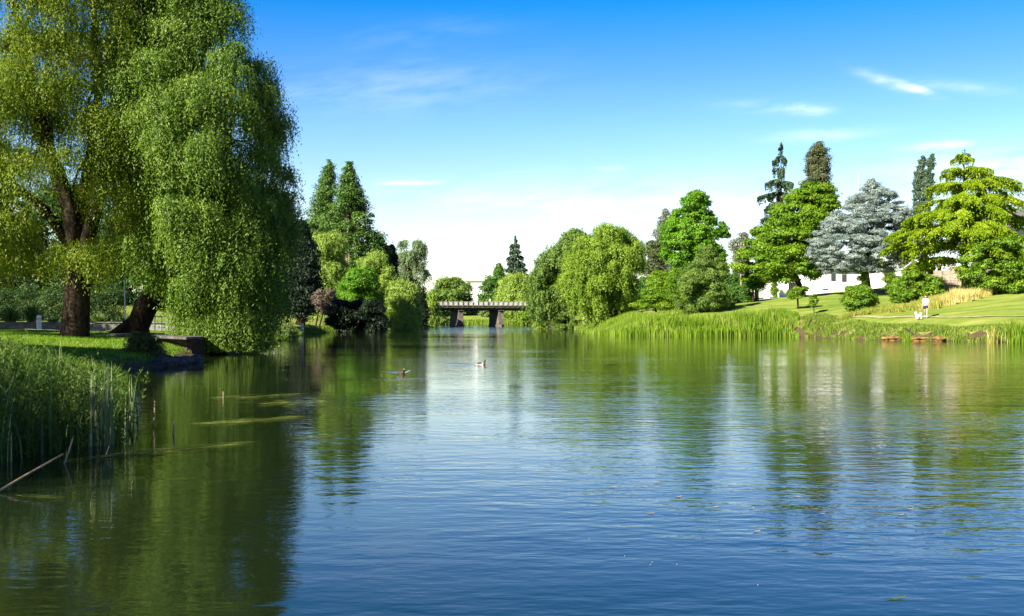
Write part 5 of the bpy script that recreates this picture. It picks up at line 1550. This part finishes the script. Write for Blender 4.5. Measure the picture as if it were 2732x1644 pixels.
# screen-left leg pushes off behind, screen-right leg carries the weight
chain(J, E, [(-0.085, 0.0, 0.84, 0.090), (-0.10, 0.10, 0.47, 0.058), (-0.10, 0.34, 0.16, 0.036), (-0.10, 0.37, 0.10, 0.034), (-0.10, 0.27, 0.03, 0.03)], pel)
chain(J, E, [(0.085, 0.0, 0.84, 0.090), (0.09, -0.09, 0.46, 0.058), (0.09, -0.12, 0.10, 0.036), (0.09, -0.14, 0.045, 0.036), (0.09, -0.25, 0.03, 0.03)], pel)
skin('body', J, E, 'skin', wk)
J, E = [], []
a_ = chain(J, E, [(0, 0, 0.86, 0.165, 0.8), (0, -0.01, 1.08, 0.145, 0.8), (0, -0.01, 1.27, 0.160, 0.78), (0, 0, 1.37, 0.115, 0.75), (0, 0, 1.405, 0.07)])
for s_ in (-1, 1): chain(J, E, [(s_ * 0.17, 0, 1.345, 0.072), (s_ * 0.212, 0.01, 1.17, 0.070)], 3)
skin('shirt', J, E, 'shirt', wk)
J, E = [], []
chain(J, E, [(0, 0, 0.93, 0.150, 0.85), (0, 0, 0.84, 0.150, 0.85)])
chain(J, E, [(-0.09, 0.02, 0.76, 0.108), (-0.098, 0.055, 0.62, 0.095)], 1)
chain(J, E, [(0.09, -0.02, 0.76, 0.108), (0.092, -0.05, 0.62, 0.095)], 1)
skin('shorts', J, E, 'shorts', wk)
for pts, nm in (([(-0.10, 0.375, 0.13, 0.05), (-0.10, 0.36, 0.07, 0.05), (-0.10, 0.24, 0.035, 0.042)], 'shoe'), ([(0.09, -0.12, 0.10, 0.05), (0.09, -0.15, 0.05, 0.05), (0.09, -0.27, 0.035, 0.042)], 'shoe')):
    J, E = [], []; chain(J, E, pts); skin(nm, J, E, 'shoe', wk)
head_parts(wk, (0, -0.022, 1.545), (0, -1))

# small white fluffy dog beside the walker
dp = on(2451, 83.4, 0.05)
dg = empty('dog', dp, 'small fluffy white dog on a lead beside the walker', 'dog', rz=R(-70))
J, E = [], []
c0 = chain(J, E, [(0, 0.14, 0.27, 0.100), (0, 0.0, 0.265, 0.112), (0, -0.15, 0.285, 0.115)])
nk = chain(J, E, [(0, -0.22, 0.36, 0.080), (0, -0.27, 0.43, 0.085)], c0)
chain(J, E, [(0, -0.35, 0.41, 0.045), (0, -0.39, 0.40, 0.026)], nk)
for s_ in (-1, 1):
    chain(J, E, [(s_ * 0.06, -0.26, 0.50, 0.028), (s_ * 0.095, -0.26, 0.44, 0.026)], nk)
    chain(J, E, [(s_ * 0.07, -0.15, 0.17, 0.045), (s_ * 0.07, -0.14, 0.09, 0.036), (s_ * 0.07, -0.17, 0.025, 0.034)], c0)
    chain(J, E, [(s_ * 0.07, 0.13, 0.19, 0.055), (s_ * 0.07, 0.19, 0.11, 0.036), (s_ * 0.07, 0.15, 0.025, 0.034)], 0)
chain(J, E, [(0, 0.23, 0.34, 0.035), (0, 0.25, 0.43, 0.045), (0, 0.17, 0.47, 0.04)], 0)
skin('body', J, E, 'fur', dg)
rng = np.random.default_rng(14)
Jn = np.array([j[:3] for j in J]); Jr = np.array([j[3] for j in J])
k_ = rng.integers(0, len(Jn), 900)
u_ = rnd_dirs(rng, 900)
P = Jn[k_] + u_ * (Jr[k_] * 0.95)[:, None]
P = P[P[:, 2] > 0.05]; u_ = u_[:len(P)]
quads('coat', leafquads(P, u_ + np.array([0, 0.3, -0.9]), rnd_dirs(rng, len(P)), 0.075, 0.03), 'fur', dg)
for s_ in (-1, 1):
    b = MB(); b.ball((s_ * 0.035, -0.345, 0.455), 0.013, 8, 6); b.build('eye', 'black', dg)
b = MB(); b.ball((0, -0.415, 0.405), 0.016, 8, 6); b.build('nose', 'black', dg)
# lead from the walker's hand to the dog
hw_ = np.array([-0.228, -0.18, 0.78]); ca, sa = math.cos(R(-28)), math.sin(R(-28))
hand_w = wp_ + np.array([hw_[0] * ca - hw_[1] * sa, hw_[0] * sa + hw_[1] * ca, hw_[2]])
nk_l = np.array([0, -0.22, 0.40]); ca, sa = math.cos(R(-70)), math.sin(R(-70))
neck_w = dp + np.array([nk_l[0] * ca - nk_l[1] * sa, nk_l[0] * sa + nk_l[1] * ca, nk_l[2]])
b = MB(); b.tube(curve(hand_w, neck_w, (0, 0, -0.08), 8) - hand_w, 0.008, 6)
tag(b.build('dog_lead', 'bark_red', loc=hand_w), 'thin lead between the walker and the white dog', 'lead')

# pedestrian on the bridge
bp = np.array([-6 + 1.6 * math.cos(BA) - 0.9 * math.sin(BA), 241 + 1.6 * math.sin(BA) + 0.9 * math.cos(BA), 4.4])
pd = empty('person', bp, 'tiny person in white top behind the bridge railing', 'person', rz=R(-60))
J, E = [], []
pel = chain(J, E, [(0, 0, 0.90, 0.125, 0.8)])
che = chain(J, E, [(0, -0.01, 1.08, 0.12, 0.75), (0, -0.01, 1.27, 0.14, 0.72), (0, 0, 1.36, 0.11, 0.7)], pel)
nk = chain(J, E, [(0, -0.005, 1.44, 0.05), (0, -0.015, 1.48, 0.055)], che)
chain(J, E, [(0, -0.022, 1.545, 0.085, 1.1), (0, -0.02, 1.62, 0.07, 1.1)], nk)
for s_ in (-1, 1):
    w_ = chain(J, E, [(s_ * 0.17, 0, 1.345, 0.05), (s_ * 0.24, -0.12, 1.15, 0.037), (s_ * 0.23, -0.34, 1.06, 0.025)], che)
    hand(J, E, w_, (s_ * 0.225, -0.40, 1.03), s_)
    chain(J, E, [(s_ * 0.085, 0.0, 0.84, 0.09), (s_ * 0.09, -0.03, 0.46, 0.058), (s_ * 0.09, 0.01, 0.08, 0.038), (s_ * 0.09, -0.15, 0.035, 0.034)], pel)
skin('body', J, E, 'skin', pd)
J, E = [], []
chain(J, E, [(0, 0, 0.86, 0.165, 0.8), (0, -0.01, 1.08, 0.15, 0.8), (0, -0.01, 1.27, 0.165, 0.78), (0, 0, 1.37, 0.115, 0.75), (0, 0, 1.41, 0.07)])
for s_ in (-1, 1): chain(J, E, [(s_ * 0.17, 0, 1.345, 0.075), (s_ * 0.236, -0.1, 1.17, 0.065)], 3)
skin('shirt', J, E, 'shirt', pd)
J, E = [], []
chain(J, E, [(0, 0, 0.93, 0.15, 0.85), (0, 0, 0.84, 0.15, 0.85)])
for s_ in (-1, 1): chain(J, E, [(s_ * 0.09, -0.01, 0.74, 0.105), (s_ * 0.09, -0.03, 0.46, 0.075), (s_ * 0.09, 0.01, 0.10, 0.06)], 1)
skin('trousers', J, E, 'darkcloth', pd)
head_parts(pd, (0, -0.022, 1.555), (0, -1))


def duck(loc, rz, label, drake=True):
    r_ = empty('duck', loc, label, 'duck', rz=rz)
    r_.scale = (0.6, 0.6, 0.6)
    b = MB()
    prof = [(0.30, 0.085, 0.012), (0.25, 0.075, 0.045), (0.16, 0.055, 0.085), (0.04, 0.045, 0.105), (-0.08, 0.045, 0.105), (-0.17, 0.055, 0.085), (-0.22, 0.07, 0.05), (-0.245, 0.085, 0.015)]
    v, f = [], []
    for (y, zc, rr_) in prof:
        for k in range(16):
            th = 2 * math.pi * k / 16
            v.append((rr_ * 1.05 * math.cos(th), y, zc + rr_ * 0.95 * math.sin(th)))
    for i in range(len(prof) - 1):
        for k in range(16): f.append((i * 16 + k, i * 16 + (k + 1) % 16, (i + 1) * 16 + (k + 1) % 16, (i + 1) * 16 + k))
    f += [tuple(range(16))[::-1], tuple(range(112, 128))]
    b.add(v, f)
    b.build('body', 'duck_body' if drake else 'duck_brown', r_, smooth=True)
    b = MB(); b.tube([(0, -0.16, 0.10), (0, -0.205, 0.155), (0, -0.215, 0.215), (0, -0.235, 0.265), (0, -0.255, 0.285)], [0.062, 0.045, 0.042, 0.050, 0.030], 12); b.ball((0, -0.245, 0.262), (0.046, 0.062, 0.050), 14, 9)
    b.build('head', 'duck_head' if drake else 'duck_brown', r_, smooth=True)
    b = MB(); b.tube([(0, -0.29, 0.258), (0, -0.33, 0.248), (0, -0.365, 0.243)], [0.020, 0.019, 0.012], 10); b.build('bill', 'bill', r_, smooth=True)
    b = MB(); b.ball((0, -0.17, 0.075), (0.098, 0.085, 0.088), 14, 9); b.build('breast', 'duck_chest' if drake else 'duck_brown', r_, smooth=True)
    for s_ in (-1, 1):
        b = MB(); b.ball((s_ * 0.092, 0.06, 0.105), (0.026, 0.165, 0.060), 12, 8); b.build('wing', 'duck_brown', r_, smooth=True)
        b = MB(); b.ball((s_ * 0.042, -0.272, 0.275), 0.008, 8, 6); b.build('eye', 'black', r_)
    b = MB(); b.tube([(0, 0.26, 0.10), (0, 0.32, 0.125), (0, 0.37, 0.155)], [0.04, 0.028, 0.006], 8); b.build('tail', 'black' if drake else 'duck_brown', r_, smooth=True)
    return r_


d1 = wp(1283, 973); d2 = wp(1071, 997)
duck((d1[0], d1[1], -0.02), R(78), 'drake with dark green head and pale body swimming right in bright water', True)
duck((d2[0], d2[1], -0.02), R(28), 'dark brown duck swimming toward the viewer in the green reflections', False)


def ripple(pts, w_, h_):
    """a small wave ridge: raised band of water behind a swimming duck"""
    P = np.array(pts, float)
    d = np.gradient(P[:, :2], axis=0); d /= np.linalg.norm(d, axis=1, keepdims=True)
    nrm = np.stack([-d[:, 1], d[:, 0]], -1)
    t = np.linspace(0, 1, len(P)); env = np.sin(np.pi * np.clip(t * 0.9 + 0.1, 0, 1)) ** 0.7
    prof = [(-1, -0.004), (-0.5, 0.45), (0, 1.0), (0.5, 0.45), (1, -0.004)]
    v = []
    for i in range(len(P)):
        for a_, z_ in prof:
            q = P[i, :2] + nrm[i] * a_ * w_
            v.append((q[0], q[1], (h_ * env[i] * z_ if z_ > 0 else -0.004)))
    b = MB(); b.add(v, [(i * 5 + k, i * 5 + k + 1, (i + 1) * 5 + k + 1, (i + 1) * 5 + k) for i in range(len(P) - 1) for k in range(4)])
    tag(b.build('water_ripple', 'water', smooth=True), kind='structure')


def wpts(a_, c_, n=14, bow=0.0):
    A, B = wp(*a_), wp(*c_)
    t = np.linspace(0, 1, n)[:, None]
    P = A * (1 - t) + B * t
    P[:, 1] += bow * np.sin(np.pi * t[:, 0])
    return P
ripple(wpts((1272, 972), (1160, 969)), 0.07, 0.010)
ripple(wpts((1270, 976), (1190, 979)), 0.06, 0.008)
ripple(wpts((1066, 996), (1008, 989)), 0.07, 0.014)
ripple(wpts((1076, 996), (1092, 987)), 0.06, 0.014)
ripple(wpts((1062, 993), (1020, 985)), 0.06, 0.010)

# fallen leaves and seed fluff on the open water
rng = np.random.default_rng(15)
spots = [(1636, 1301), (1694, 1318), (1714, 1299), (1734, 1371), (1809, 1327), (1952, 1293), (1906, 1354), (2006, 1357), (2127, 1327), (2018, 1419), (2402, 1375), (2427, 1360), (2389, 1598)]
for i, (px, py) in enumerate(spots):
    q = wp(px, py)
    big = (px, py) == (2389, 1598)
    L = 0.14 if big else rng.uniform(0.055, 0.10)
    a_ = rng.uniform(-0.4, 0.4)
    b = MB()
    b.add([(-L / 2, 0, 0.012), (-L * .15, L * .12, 0.006), (L * .25, L * .10, 0.007), (L / 2, 0, 0.014), (L * .25, -L * .10, 0.007), (-L * .15, -L * .12, 0.006), (0, 0, 0.004)],
          [(0, 6, 1), (1, 6, 2), (2, 6, 3), (3, 6, 4), (4, 6, 5), (5, 6, 0)])
    o = b.build('fallen_leaf', 'reed_far' if big else 'leaf_float', loc=q)
    o.rotation_euler = (0, 0, a_)
    if big: tag(o, 'green willow leaf floating alone in the bottom right corner', 'leaf', 'leaves floating on the open water')
    else: tag(o, 'small pale fallen leaf floating on the open blue water', 'leaf', 'leaves floating on the open water')
fl = [(1572, 1439), (1667, 1484), (1740, 1501), (1735, 1508), (1806, 1507), (2022, 1562)]
proto = None
for (px, py) in fl:
    q = wp(px, py)
    if proto is None:
        b = MB(); b.ball((0, 0, 0.003), (0.003, 0.003, 0.0025), 8, 6)
        proto = b.build('seed_fluff', 'fluff'); o = proto
    else:
        o = proto.copy(); COL.objects.link(o)
    o.location = tuple(float(c) for c in q)
    tag(o, 'tiny white speck of seed fluff floating on the dark blue water', 'seed fluff', 'seed fluff floating on the open water')
